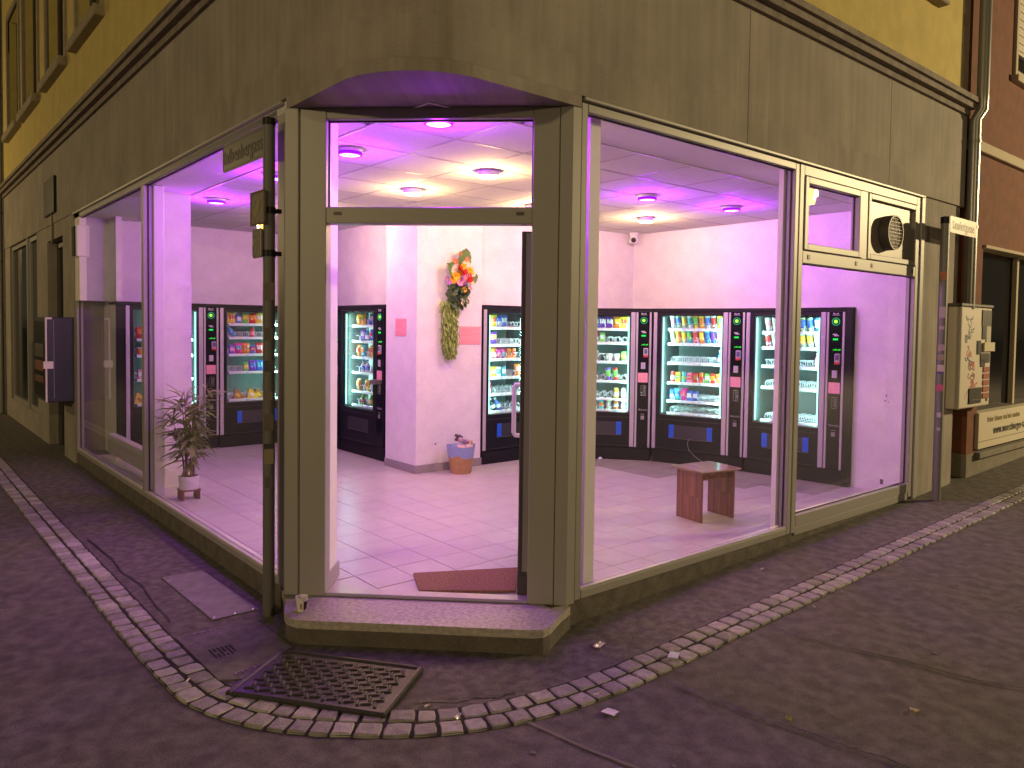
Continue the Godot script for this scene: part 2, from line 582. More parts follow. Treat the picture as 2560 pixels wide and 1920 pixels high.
func ground() -> void:
	var asphalt := surf("asphalt", mottled("asphalt", 640, Color(0.05, 0.044, 0.041), Color(0.175, 0.155, 0.145), 0.012, 0.30, 0.75, 0.42), 1.0, 0.8, 0.6)
	var asphalt2 := surf("pavement_asphalt", mottled("asphalt2", 512, Color(0.05, 0.045, 0.042), Color(0.18, 0.16, 0.15), 0.02, 0.32, 0.8, 0.42), 1.1, 0.82, 0.6)
	var st := mb()
	var xs := [-200.0, -40.0, -10.0, -2.0, 1.0, 3.0, 6.0, 9.5, 40.0, 200.0]
	for i in xs.size() - 1:
		var a: float = xs[i]
		var b: float = xs[i + 1]
		quad(st, Vector3(a, gy(a), -200), Vector3(b, gy(b), -200), Vector3(b, gy(b), 200), Vector3(a, gy(a), 200), Vector3.UP)
	struct("street", st, asphalt)
	# pavement between gutter and building
	var path := gutter_path()
	var inner := offset_path(path, 0.215)
	var left := PackedVector2Array()
	var right := PackedVector2Array()
	for q in inner:
		if q.x <= 1.0: left.append(q)
		else: right.append(q)
	var join := Vector2(1.0, left[left.size() - 1].y)
	left.append(join)
	left.append(Vector2(1.0, -0.3))
	left.append(Vector2(0.2, -1.0))
	left.append(Vector2(0.05, -14.0))
	st = mb()
	poly3(st, left, 0.004)
	right.insert(0, join)
	right.append(Vector2(11.0, -0.05))
	right.append(Vector2(1.0, -0.05))
	poly3(st, right, 0.004)
	struct("pavement", st, asphalt2)
	# gutter bed and cobbles
	st = mb()
	var edge := offset_path(path, 0.004)
	for i in path.size() - 1:
		var v := []
		for q in [edge[i], edge[i + 1], inner[i + 1], inner[i]]:
			v.append(Vector3(q.x, gy(q.x) + 0.008, q.y))
		quad(st, v[0], v[1], v[2], v[3], Vector3.UP)
	var bed := struct("cobble_gutter", st, mat("gutter_joint_soil", lin(0.022, 0.019, 0.016), 0.95))
	var forms := []
	for k in 7:
		var s := mb()
		cobble(s, k)
		forms.append(s.commit())
	var stone := []
	for k in 5:
		var g: float = [0.23, 0.28, 0.33, 0.37, 0.26][k]
		stone.append(surf("granite_%d" % k, mottled("granite%d" % k, 128, Color(g * 0.72, g * 0.68, g * 0.66), Color(g * 1.25, g * 1.18, g * 1.12), 0.05, 0.3, 0.4, 0.4), 2.6, 0.7, 0.35))
	var spots := []
	for row in 2:
		var line := offset_path(path, 0.052 if row == 0 else 0.158)
		var i := 0
		var at := line[0]
		while true:
			var len := rng.randf_range(0.078, 0.118)
			var start := at
			var left_m := len + rng.randf_range(0.005, 0.011)
			while i < line.size() - 1 and left_m > at.distance_to(line[i + 1]):
				left_m -= at.distance_to(line[i + 1])
				i += 1
				at = line[i]
			if i >= line.size() - 1: break
			at = at.move_toward(line[i + 1], left_m)
			var mid := (start + at) / 2
			var d := (at - start).normalized()
			spots.append([mid, d, len, rng.randi() % 7, rng.randi() % 5, rng.randf_range(0.093, 0.102), rng.randf_range(-0.005, 0.005), rng.randf_range(-0.05, 0.05)])
	var eye := Vector2(-1.79, 2.97)
	spots.sort_custom(func(a, b): return eye.distance_to(a[0]) < eye.distance_to(b[0]))
	var rest := mb()
	for n in spots.size():
		var s: Array = spots[n]
		var b := Basis(Vector3.UP, -s[1].angle() + s[7]).scaled_local(Vector3(s[2], 1.0, s[5]))
		var tf := Transform3D(b, Vector3(s[0].x, gy(s[0].x) + 0.005 + s[6] * 0.7, s[0].y))
		if n < 300:
			var o := obj("cobble", forms[s[3]], stone[s[4]], bed)
			o.transform = tf
		else:
			rest.append_from(forms[s[3]], 0, tf)
	var o2 := obj("far_cobbles", rest, stone[2], bed)
	o2.set_meta("kind", "stuff")
	# tar seams and cracks in the road
	var tar := mat("tar_seam", lin(0.012, 0.011, 0.011), 0.55)
	for c in [[[1.05, 0.76], [1.07, 0.93], [1.085, 1.06], [1.10, 1.17], [1.10, 1.26], [1.14, 1.37], [1.15, 1.47], [1.17, 1.6], [1.2, 1.7], [1.22, 1.9]], [[1.99, 0.73], [2.02, 1.07], [2.12, 1.39], [2.15, 1.65], [2.235, 1.87], [2.3, 2.2]], [[0.02, 0.19], [0.1, 0.24], [0.16, 0.30], [0.25, 0.31], [0.33, 0.37], [0.45, 0.39]], [[-0.57, -3.5], [-0.545, -2.9], [-0.56, -2.5], [-0.52, -2.2], [-0.545, -1.8], [-0.56, -1.35]]]:
		st = mb()
		var prev_l := Vector3.ZERO
		var prev_r := Vector3.ZERO
		var fine := []
		for i in c.size() - 1:
			for k in 5:
				var q := Vector2(c[i][0], c[i][1]).lerp(Vector2(c[i + 1][0], c[i + 1][1]), k / 5.0)
				fine.append(q + Vector2(rng.randf_range(-1, 1), rng.randf_range(-1, 1)) * 0.007)
		for i in fine.size():
			var w := rng.randf_range(0.002, 0.008)
			var t: Vector2 = (fine[mini(i + 1, fine.size() - 1)] - fine[maxi(i - 1, 0)]).normalized()
			var nn := Vector2(-t.y, t.x) * w
			var hgt := gy(fine[i].x) + 0.009
			var l := Vector3(fine[i].x + nn.x, hgt, fine[i].y + nn.y)
			var rr := Vector3(fine[i].x - nn.x, hgt, fine[i].y - nn.y)
			if i > 0: quad(st, prev_l, l, rr, prev_r, Vector3.UP)
			prev_l = l
			prev_r = rr
		struct("road_crack", st, tar)
	# a pale worn line left by an old road repair
	st = mb()
	var line3 := [[0.3, 0.62], [0.33, 0.8], [0.35, 0.92], [0.4, 1.12], [0.46, 1.3]]
	for i in line3.size() - 1:
		var a := Vector2(line3[i][0], line3[i][1])
		var b := Vector2(line3[i + 1][0], line3[i + 1][1])
		var n := (b - a).orthogonal().normalized() * 0.008
		quad(st, Vector3(a.x + n.x, gy(0) + 0.006, a.y + n.y), Vector3(b.x + n.x, gy(0) + 0.006, b.y + n.y), Vector3(b.x - n.x, gy(0) + 0.006, b.y - n.y), Vector3(a.x - n.x, gy(0) + 0.006, a.y - n.y), Vector3.UP)
	struct("road_repair_line", st, mat("pale_worn_asphalt", lin(0.16, 0.145, 0.13), 0.85))

# a hewn stone, 1 x 1 in plan (scaled when placed), with a domed worn top
func cobble(st: SurfaceTool, k: int) -> void:
	var r := RandomNumberGenerator.new()
	r.seed = 90 + k
	var base := []
	var rim := []
	var top := []
	for c in [[-1, -1], [0, -1], [1, -1], [1, 0], [1, 1], [0, 1], [-1, 1], [-1, 0]]:
		var j := Vector2(c[0], c[1])
		var mul := 0.5 * r.randf_range(0.95, 1.05)
		if c[0] != 0 and c[1] != 0: mul *= r.randf_range(0.90, 0.99)
		var q := j * mul
		base.append(Vector3(q.x, -0.03, q.y))
		rim.append(Vector3(q.x * 0.97, r.randf_range(0.000, 0.004), q.y * 0.97))
		top.append(Vector3(q.x * 0.86, r.randf_range(0.008, 0.012), q.y * 0.86))
	var c0 := Vector3(0, 0.012, 0)
	for i in 8:
		var n := (i + 1) % 8
		var out := Vector3(base[i].x + base[n].x, 0.02, base[i].z + base[n].z)
		quad(st, base[i], base[n], rim[n], rim[i], out)
		quad(st, rim[i], rim[n], top[n], top[i], out + Vector3.UP * 0.9)
		tri(st, top[i], top[n], c0, Vector3.UP)

var building: Node3D

func outline(d: float, z_far := -13.2, x_far := 6.6, rad := 0.5) -> PackedVector2Array:
	# the front line of the building, d metres proud of the window planes, round the corner
	var p := PackedVector2Array([Vector2(-d, z_far)])
	for k in 15:
		var a := PI + (PI / 2) * k / 14.0      # from facing -x to facing +z
		p.append(Vector2(rad - d + rad * cos(a), -(rad - d) - rad * sin(a)))
	p.append(Vector2(x_far, d))
	return p

func band(st: SurfaceTool, front: PackedVector2Array, depth: float, y0: float, y1: float) -> void:
	var n := front.size()
	var run := 0.0
	for i in n - 1:
		var a := front[i]
		var b := front[i + 1]
		var t := (b - a).normalized()
		var out := Vector3(-t.y, 0, t.x)
		var ta := (front[mini(i + 1, n - 1)] - front[maxi(i - 1, 0)]).normalized()
		var tb := (front[mini(i + 2, n - 1)] - front[i]).normalized()
		if i == 0: ta = t
		if i == n - 2: tb = t
		var ia := a - Vector2(-ta.y, ta.x) * depth
		var ib := b - Vector2(-tb.y, tb.x) * depth
		# smooth front
		var na := Vector3(-ta.y, 0, ta.x)
		var nb := Vector3(-tb.y, 0, tb.x)
		for v in [[a, y0, na], [a, y1, na], [b, y1, nb], [a, y0, na], [b, y1, nb], [b, y0, nb]]:
			st.set_normal(v[2])
			st.set_uv(Vector2(run + (0.0 if v[0] == a else a.distance_to(b)), v[1]))
			st.add_vertex(Vector3(v[0].x, v[1], v[0].y))
		run += a.distance_to(b)
		quad(st, Vector3(ia.x, y0, ia.y), Vector3(ib.x, y0, ib.y), Vector3(ib.x, y1, ib.y), Vector3(ia.x, y1, ia.y), -out)
		quad(st, Vector3(a.x, y0, a.y), Vector3(b.x, y0, b.y), Vector3(ib.x, y0, ib.y), Vector3(ia.x, y0, ia.y), Vector3.DOWN)
		quad(st, Vector3(a.x, y1, a.y), Vector3(b.x, y1, b.y), Vector3(ib.x, y1, ib.y), Vector3(ia.x, y1, ia.y), Vector3.UP)
	for e in [0, n - 1]:
		var a := front[e]
		var t := (front[1] - front[0]).normalized() if e == 0 else (front[n - 1] - front[n - 2]).normalized()
		var ia := a - Vector2(-t.y, t.x) * depth
		quad(st, Vector3(a.x, y0, a.y), Vector3(ia.x, y0, ia.y), Vector3(ia.x, y1, ia.y), Vector3(a.x, y1, a.y), Vector3(t.x, 0, t.y) * (-1.0 if e == 0 else 1.0))

func facade() -> void:
	building = thing("corner_building", "corner house with a streaked concrete shop floor under dull yellow upper storeys", "building")
	var st := mb()
	band(st, outline(0.02), 0.34, 2.80, 3.70)
	obj("concrete_fascia", st, M_concrete, building)
	# the slab over the recessed door, with a rounded front
	var o := outline(0.021)
	var poly := PackedVector2Array([Vector2(-0.021, -1.12)])
	for i in range(1, o.size() - 1): poly.append(o[i])
	poly.append(Vector2(1.16, 0.021))
	poly.append(Vector2(1.16, -0.02))
	poly.append(Vector2(0.03, -1.12))
	st = mb()
	prism(st, poly, CEIL, 2.799)
	obj("door_canopy", st, M_concrete, building)
	# panel joints in the concrete
	for q in [2.75, 4.9]: obj("panel_joint", boxm(Vector3(0.004, 0.89, 0.02)), mat("concrete_joint", lin(0.15, 0.13, 0.11), 0.9), building, Vector3(q, 3.245, 0.0115))
	# cornice: a stepped stone ledge
	var stone := surf("cornice_stone", mottled("cornice", 256, Color(0.14, 0.115, 0.10), Color(0.27, 0.23, 0.19), 0.02, 0.2, 0.4, 0.15), 0.9, 0.85, 0.2)
	st = mb()
	band(st, outline(0.05), 0.37, 3.70, 3.755)
	band(st, outline(0.10), 0.42, 3.755, 3.81)
	band(st, outline(0.13), 0.45, 3.81, 3.86)
	band(st, outline(0.09), 0.41, 3.86, 3.89)
	obj("cornice", st, stone, building)
	# plain wall beyond the windows, right
	st = mb()
	ab(st, 5.68, 6.52, -0.3, 2.799, -0.34, 0.0)
	ab(st, 6.52, 6.60, -0.3, 3.70, -0.34, -0.02)
	obj("end_wall", st, M_concrete, building)
	# ground floor on the left beyond the shop window
	st = mb()
	var y0 := -0.35
	ab(st, -0.01, 0.33, y0, 2.799, -7.80, -7.125)
	ab(st, -0.01, 0.33, 2.60, 2.799, -8.90, -7.80)
	ab(st, -0.01, 0.33, y0, 2.799, -9.77, -8.90)
	ab(st, -0.01, 0.33, y0, 0.19, -12.60, -9.77)
	ab(st, -0.01, 0.33, y0, 2.799, -13.2, -12.60)
	ab(st, 0.22, 0.33, y0, 2.60, -8.90, -7.80)
	obj("side_wall", st, M_concrete, building)
	# dark door and dark windows there
	var dk := mat("dark_painted_wood", lin(0.03, 0.026, 0.026), 0.5)
	var door := obj("side_door", boxm(Vector3(0.05, 2.55, 1.0), 0.006), dk, building, Vector3(0.17, 1.18, -8.35))
	st = mb()
	ab(st, 0.10, 0.2, -0.14, 2.60, -7.88, -7.80)
	ab(st, 0.10, 0.2, -0.14, 2.60, -8.90, -8.82)
	ab(st, 0.10, 0.2, 2.52, 2.60, -8.82, -7.88)
	obj("door_frame", st, M_alu_dark, door, Vector3(-0.17, -1.18, 8.35))
	obj("door_handle", boxm(Vector3(0.03, 0.02, 0.12), 0.005), M_silver, door, Vector3(-0.04, -0.1, 0.4))
	for w in [[-12.60, -10.75], [-10.66, -9.77]]:
		st = mb()
		ab(st, 0.02, 0.09, 0.19, 0.26, w[0], w[1])
		ab(st, 0.02, 0.09, 2.73, 2.799, w[0], w[1])
		ab(st, 0.02, 0.09, 0.26, 2.73, w[0], w[0] + 0.06)
		ab(st, 0.02, 0.09, 0.26, 2.73, w[1] - 0.06, w[1])
		var fr := obj("side_window", st, M_alu, building)
		st = mb()
		ab(st, 0.05, 0.056, 0.26, 2.73, w[0] + 0.06, w[1] - 0.06)
		obj("dark_pane", st, mat("dark_pane", lin(0.012, 0.012, 0.014), 0.05), fr)
	st = mb()
	ab(st, -0.01, 0.2, 0.19, 2.799, -10.75, -10.66)
	obj("window_pier", st, M_alu, building)
	obj("wall_panel", boxm(Vector3(0.03, 0.46, 0.74), 0.004), M_black, building, Vector3(-0.036, 3.15, -8.5))
	st = mb()
	ab(st, -0.035, -0.02, 2.55, 2.93, -8.45, -8.41)
	obj("cable_duct", st, M_alu_dark, building)
	# ventilation cowl is added with the windows; plinth below the windows
	var pl := surf("plinth_concrete", mottled("plinth", 256, Color(0.075, 0.066, 0.056), Color(0.15, 0.13, 0.11), 0.03, 0.2, 0.4, 0.2), 0.9, 0.9, 0.25)
	st = mb()
	ab(st, 1.02, 5.68, -0.3, 0.0, -0.075, -0.012)
	ab(st, 0.012, 0.075, -0.3, 0.0, -7.125, -1.17)
	obj("plinth", st, pl, building)
	# entrance step with rounded corners
	var sp := PackedVector2Array()
	for q in [[-0.01, -1.20], [-0.07, -1.0], [-0.115, -0.92], [-0.147, -0.845], [-0.156, -0.78], [-0.135, -0.712], [-0.09, -0.662], [0.254, -0.332], [0.706, 0.116], [0.755, 0.158], [0.79, 0.176], [0.845, 0.168], [0.92, 0.127], [1.0, 0.085], [1.12, 0.035], [1.12, -0.05], [0.95, -0.17], [0.13, -0.97], [0.03, -1.17]]:
		sp.append(Vector2(q[0], q[1]))
	var terrazzo := surf("worn_terrazzo", mottled("terrazzo", 384, Color(0.22, 0.20, 0.18), Color(0.50, 0.46, 0.42), 0.05, 0.3, 0.4, 0.28), 1.6, 0.45, 0.12)
	st = mb()
	prism(st, sp, -0.045, -0.002)
	var step := obj("entrance_step", st, terrazzo, building)
	var sp2 := PackedVector2Array()
	for q in sp: sp2.append(q + Vector2(0.014, -0.014))
	st = mb()
	prism(st, sp2, -0.3, -0.046)
	obj("step_riser", st, pl, step)

func upper_floor() -> void:
	var yellow := surf("yellow_render", mottled("yellow", 320, Color(0.48, 0.39, 0.125), Color(0.60, 0.49, 0.165), 0.015, 0.3, 0.5, 0.2), 0.7, 0.9, 0.3)
	var trim := surf("pale_window_stone", mottled("trimstone", 128, Color(0.24, 0.20, 0.14), Color(0.34, 0.29, 0.21), 0.03, 0.2, 0.4, 0.15), 1.0, 0.85, 0.1)
	var y0 := 3.89
	var y1 := 8.2
	var sill := 4.66
	var head := 6.55
	var st := mb()
	# right front, one window near its end
	var wl := [[-6.74, -5.54], [-8.69, -7.45], [-10.70, -9.39], [-12.43, -11.17], [-4.6, -3.4]]
	var wr := [[4.55, 5.72], [2.2, 3.4]]
	# piers and strips (left front runs along z, right front along x)
	wl.sort_custom(func(a, b): return a[0] < b[0])
	wr.sort_custom(func(a, b): return a[0] < b[0])
	var z := -13.2
	for w in wl:
		ab(st, -0.02, 0.33, y0, y1, z, w[0])
		ab(st, -0.02, 0.33, y0, sill, w[0], w[1])
		ab(st, -0.02, 0.33, head, y1, w[0], w[1])
		z = w[1]
	ab(st, -0.02, 0.33, y0, y1, z, -0.479)
	var x := 0.479
	for w in wr:
		ab(st, x, w[0], y0, y1, -0.33, 0.02)
		ab(st, w[0], w[1], y0, sill, -0.33, 0.02)
		ab(st, w[0], w[1], head, y1, -0.33, 0.02)
		x = w[1]
	ab(st, x, 6.42, y0, y1, -0.33, 0.02)
	band(st, outline(0.02, -0.48, 0.48), 0.3, y0, y1)
	obj("upper_wall", st, yellow, building)
	st = mb()
	ab(st, 6.42, 6.56, y0, y1, -0.33, 0.03)
	obj("corner_strip", st, trim, building)
	var dp := mat("night_window", lin(0.02, 0.018, 0.017), 0.08)
	var frm := mat("brown_window_frame", lin(0.09, 0.075, 0.06), 0.6)
	for i in wl.size() + wr.size():
		var on_left := i < wl.size()
		var w: Array = wl[i] if on_left else wr[i - wl.size()]
		var wd: float = w[1] - w[0]
		var holder := Node3D.new()
		holder.name = "upper_window"
		building.add_child(holder, true)
		if on_left:
			holder.transform = Transform3D(Basis(Vector3.UP, -PI / 2), Vector3(-0.02, sill, (w[0] + w[1]) / 2))
		else:
			holder.position = Vector3((w[0] + w[1]) / 2, sill, 0.02)
		var h := head - sill
		# local: x across, y up, +z out of the wall
		st = mb()
		ab(st, -wd / 2 - 0.10, wd / 2 + 0.10, -0.11, 0.0, -0.1, 0.10, 0.01)
		obj("sill", st, trim, holder)
		st = mb()
		ab(st, -wd / 2 - 0.09, -wd / 2, 0.0, h + 0.1, -0.02, 0.025)
		ab(st, wd / 2, wd / 2 + 0.09, 0.0, h + 0.1, -0.02, 0.025)
		ab(st, -wd / 2, wd / 2, h, h + 0.1, -0.02, 0.025)
		obj("surround", st, trim, holder)
		st = mb()
		for q in [[-wd / 2, -wd / 2 + 0.07, 0.0, h], [wd / 2 - 0.07, wd / 2, 0.0, h], [-wd / 2 + 0.07, wd / 2 - 0.07, 0.0, 0.07], [-wd / 2 + 0.07, wd / 2 - 0.07, h - 0.07, h], [-0.04, 0.04, 0.07, h - 0.07]]:
			ab(st, q[0], q[1], q[2], q[3], -0.18, -0.12)
		obj("frame", st, frm, holder)
		for s in [-1.0, 1.0]:
			obj("window_pane", boxm(Vector3(wd / 2 - 0.11, h - 0.14, 0.006)), dp, holder, Vector3(s * (wd / 4 - 0.015), h / 2, -0.15))

# a window frame of four bars in the local x,y plane
func frame4(st: SurfaceTool, x0: float, x1: float, y0: float, y1: float, w: float, z0: float, z1: float, bev := 0.004) -> void:
	ab(st, x0, x0 + w, y0, y1, z0, z1, bev)
	ab(st, x1 - w, x1, y0, y1, z0, z1, bev)
	ab(st, x0 + w, x1 - w, y0, y0 + w, z0, z1, bev)
	ab(st, x0 + w, x1 - w, y1 - w, y1, z0, z1, bev)

func shop_windows() -> void:
	# right front. local x = world x, z out
	var right := Node3D.new()
	right.name = "shop_window"
	building.add_child(right, true)
	var st := mb()
	frame4(st, 1.185, 3.47, 0.004, 2.775, 0.05, -0.07, 0.0)
	var wf := obj("window_frame", st, M_alu, right)
	st = mb()
	ab(st, 1.185, 5.66, 2.778, 2.797, -0.06, 0.028, 0.003)
	obj("drip_rail", st, M_alu, right)
	glass(right, 1.235, 3.42, 0.054, 2.725, -0.036)
	st = mb()
	ab(st, 1.235, 3.42, 0.0545, 0.066, -0.033, -0.004, 0.002)
	obj("glazing_bead", st, mat("bright_bead", lin(0.62, 0.6, 0.58), 0.3, 0.5), right)
	# side door unit: two top lights over a large pane
	st = mb()
	ab(st, 3.474, 3.535, 0.004, 2.775, -0.075, 0.006, 0.004)
	ab(st, 5.53, 5.60, 0.004, 2.775, -0.075, 0.006, 0.004)
	ab(st, 5.603, 5.675, -0.02, 2.79, -0.06, 0.02, 0.004)
	ab(st, 3.535, 5.53, 2.70, 2.775, -0.075, 0.006, 0.004)
	ab(st, 3.535, 5.53, 2.046, 2.14, -0.075, 0.006, 0.004)
	ab(st, 3.535, 5.53, 0.045, 0.134, -0.075, 0.006, 0.004)
	ab(st, 3.535, 5.53, -0.02, 0.043, -0.07, 0.0, 0.003)
	ab(st, 4.46, 4.56, 2.14, 2.70, -0.075, 0.006, 0.004)
	obj("side_door_frame", st, M_alu, right)
	st = mb()
	frame4(st, 3.540, 4.455, 2.146, 2.694, 0.05, -0.06, 0.016)
	var sash := obj("top_light_sash", st, M_alu, right)
	glass(sash, 3.59, 4.405, 2.196, 2.644, -0.036)
	st = mb()
	frame4(st, 4.565, 5.525, 2.146, 2.694, 0.045, -0.06, 0.014)
	var s2 := obj("vent_panel_frame", st, M_alu, right)
	st = mb()
	ab(st, 4.61, 5.48, 2.191, 2.649, -0.04, -0.02)
	obj("vent_panel", st, mat("panel_metal", lin(0.24, 0.22, 0.19), 0.4, 0.1), s2)
	# round vent cowl
	st = mb()
	lathe(st, [Vector2(0.15, 0.0), Vector2(0.15, 0.085), Vector2(0.138, 0.085), Vector2(0.138, 0.05)], 36, Transform3D(Basis(Vector3.RIGHT, PI / 2), Vector3(4.965, 2.395, -0.018)))
	var cowl := obj("vent_cowl", st, M_alu_dark, s2)
	st = mb()
	lathe(st, [Vector2(0.137, 0.052), Vector2(0.0, 0.052)], 30, Transform3D(Basis(Vector3.RIGHT, PI / 2), Vector3(4.965, 2.395, -0.018)))
	obj("vent_back", st, mat("pale_filter", lin(0.5, 0.46, 0.48), 0.8), cowl)
	st = mb()
	for k in range(-4, 5):
		var hh := sqrt(0.136 * 0.136 - pow(k * 0.03, 2))
		ab(st, 4.965 + k * 0.03 - 0.0015, 4.965 + k * 0.03 + 0.0015, 2.395 - hh, 2.395 + hh, 0.052, 0.056)
		ab(st, 4.965 - hh, 4.965 + hh, 2.395 + k * 0.03 - 0.0015, 2.395 + k * 0.03 + 0.0015, 0.0565, 0.060)
	obj("vent_grille", st, M_alu, cowl)
	for q in [3.62, 4.38, 4.66, 5.46]:
		obj("lock_cap", boxm(Vector3(0.035, 0.035, 0.006), 0.002), M_alu_dark, right, Vector3(q, 2.095, 0.0075))
	glass(right, 3.535, 5.53, 0.134, 2.046, -0.036)
	# left front: two panes, frame of its own
	var left := Node3D.new()
	left.name = "shop_window"
	building.add_child(left, true)
	left.transform = Transform3D(Basis(Vector3.UP, -PI / 2), Vector3(0, 0, -1.19))   # local x runs into the left street as -z
	# basis: local +x -> world +z ; so the window spans local x from -5.93 to 0
	st = mb()
	ab(st, -0.10, -0.0, 0.0, 2.79, -0.07, 0.0, 0.004)
	ab(st, -5.93, -5.87, 0.0, 2.79, -0.07, 0.0, 0.004)
	ab(st, -5.87, -0.10, 2.728, 2.775, -0.07, 0.0, 0.004)
	ab(st, -5.87, -0.10, 0.0, 0.048, -0.07, 0.0, 0.004)
	obj("window_frame", st, M_alu, left)
	st = mb()
	ab(st, -3.03, -3.005, 0.048, 2.728, -0.07, 0.004, 0.003)
	ab(st, -2.985, -2.96, 0.048, 2.728, -0.07, 0.004, 0.003)
	obj("mullion", st, M_alu, left)
	st = mb()
	ab(st, -3.004, -2.986, 0.048, 2.728, -0.05, -0.012)
	obj("mullion_joint", st, M_dark, left)
	st = mb()
	ab(st, -3.06, -2.93, 0.0, 2.73, -0.16, -0.075, 0.004)
	obj("mullion_post", st, M_white, left)
	st = mb()
	ab(st, -5.93, 0.0, 2.778, 2.797, -0.06, 0.028, 0.003)
	obj("drip_rail", st, M_alu, left)
	glass(left, -5.87, -3.03, 0.048, 2.728, -0.036)
	glass(left, -2.96, -0.10, 0.048, 2.728, -0.036)
	st = mb()
	ab(st, -5.87, -3.03, 0.0485, 0.058, -0.033, -0.004, 0.002)
	ab(st, -2.96, -0.10, 0.0485, 0.058, -0.033, -0.004, 0.002)
	obj("glazing_bead", st, mats["bright_bead"], left)
	# extractor box in the top corner of the far pane
	var fan := obj("extractor_box", boxm(Vector3(0.22, 0.36, 0.10), 0.008), M_white, left, Vector3(-5.76, 2.46, -0.02))
	obj("extractor_grille", boxm(Vector3(0.15, 0.34, 0.012), 0.003), M_dark, fan, Vector3(-0.03, 0.0, 0.057))
	for q in [[0.05, 0.02], [0.08, -0.06], [0.06, -0.11]]:
		obj("indicator_lamp", boxm(Vector3(0.008, 0.008, 0.004)), glow("pink_led", Color(1, 0.1, 0.5), 3.0), fan, Vector3(q[0], q[1], -0.083))

func door_tf(off := 0.0) -> Transform3D:
	# local x along the chamfer from the left jamb, y up, +z out to the street
	var d := Vector3(0.71734, 0, 0.69673)
	var n := Vector3(-d.z, 0, d.x)
	return Transform3D(Basis(d, Vector3.UP, n), Vector3(0.1322, 0, -0.9377) + n * off)

func shop_door() -> void:
	var dn := Node3D.new()
	dn.name = "entrance"
	building.add_child(dn, true)
	dn.transform = door_tf()
	var W := 1.146
	var st := mb()
	ab(st, -0.15, 0.0, 0.0, 2.734, -0.09, 0.0, 0.004)
	ab(st, W, W + 0.145, 0.0, 2.734, -0.09, 0.0, 0.004)
	ab(st, 0.0, W, 2.672, 2.734, -0.09, 0.0, 0.004)
	ab(st, 0.0, W, 2.100, 2.190, -0.09, 0.0, 0.004)
	obj("door_frame", st, M_alu, dn)
	st = mb()
	ab(st, -0.235, -0.152, 0.0, 2.734, -0.10, 0.012, 0.006)
	obj("corner_post", st, M_alu, dn)
	# the right corner post, seen on two sides
	var inv := door_tf().affine_inverse()
	var pp := PackedVector2Array()
	for q in [[1.062, -0.036], [1.110, 0.012], [1.170, 0.012], [1.170, -0.07], [1.10, -0.10]]:
		pp.append(Vector2(q[0], q[1]))
	st = mb()
	prism(st, pp, 0.0, 2.734)
	var post := obj("corner_post", st, M_alu, building)
	st = mb()
	ab(st, 1.172, 1.184, 0.0, 2.77, -0.06, -0.02)
	obj("post_joint", st, M_dark, post)
	st = mb()
	ab(st, 0.01, 0.06, 0.0, 2.77, -1.19, -1.115)
	obj("post_joint", st, M_dark, post)
	glass(dn, 0.0, W, 2.190, 2.672, -0.047, "transom_pane")
	for q in [0.065, 1.08]:
		obj("lock_plate", boxm(Vector3(0.042, 0.018, 0.004), 0.001), M_alu_dark, dn, Vector3(q, 2.155, 0.003))
	st = mb()
	ab(st, 0.0, W, 0.001, 0.020, -0.085, 0.0, 0.004)
	obj("threshold", st, mat("bright_threshold", lin(0.5, 0.48, 0.47), 0.3, 0.6), dn)
	# the open leaf, swung inwards on its right hinge, seen along its edge
	var leaf := Node3D.new()
	leaf.name = "open_door"
	building.add_child(leaf, true)
	var dir := Vector3(0.655, 0, -0.756)
	leaf.transform = Transform3D(Basis(dir, Vector3.UP, dir.cross(Vector3.UP)), Vector3(1.000, 0.012, -0.232))
	st = mb()
	ab(st, 0.0, 0.09, 0.12, 2.06, -0.028, 0.028, 0.004)
	ab(st, 0.86, 0.95, 0.12, 2.06, -0.028, 0.028, 0.004)
	ab(st, 0.09, 0.86, 1.97, 2.06, -0.028, 0.028, 0.004)
	ab(st, 0.0, 0.95, 0.0, 0.12, -0.03, 0.03, 0.004)
	obj("leaf_frame", st, M_alu_dark, leaf)
	st = mb()
	ab(st, -0.006, 0.0, 0.14, 2.05, -0.004, 0.026)
	obj("edge_strip", st, M_alu, leaf)
	st = mb()
	ab(st, 0.09, 0.86, 0.12, 1.97, -0.003, 0.003)
	obj("leaf_pane", st, M_glass, leaf)
	st = mb()
	tube(st, [Vector3(0.80, 0.80, -0.03), Vector3(0.80, 0.80, -0.06), Vector3(0.80, 0.82, -0.07), Vector3(0.80, 1.12, -0.07), Vector3(0.80, 1.14, -0.06), Vector3(0.80, 1.14, -0.03)], 0.015, 8)
	obj("pull_handle", st, M_white, leaf)

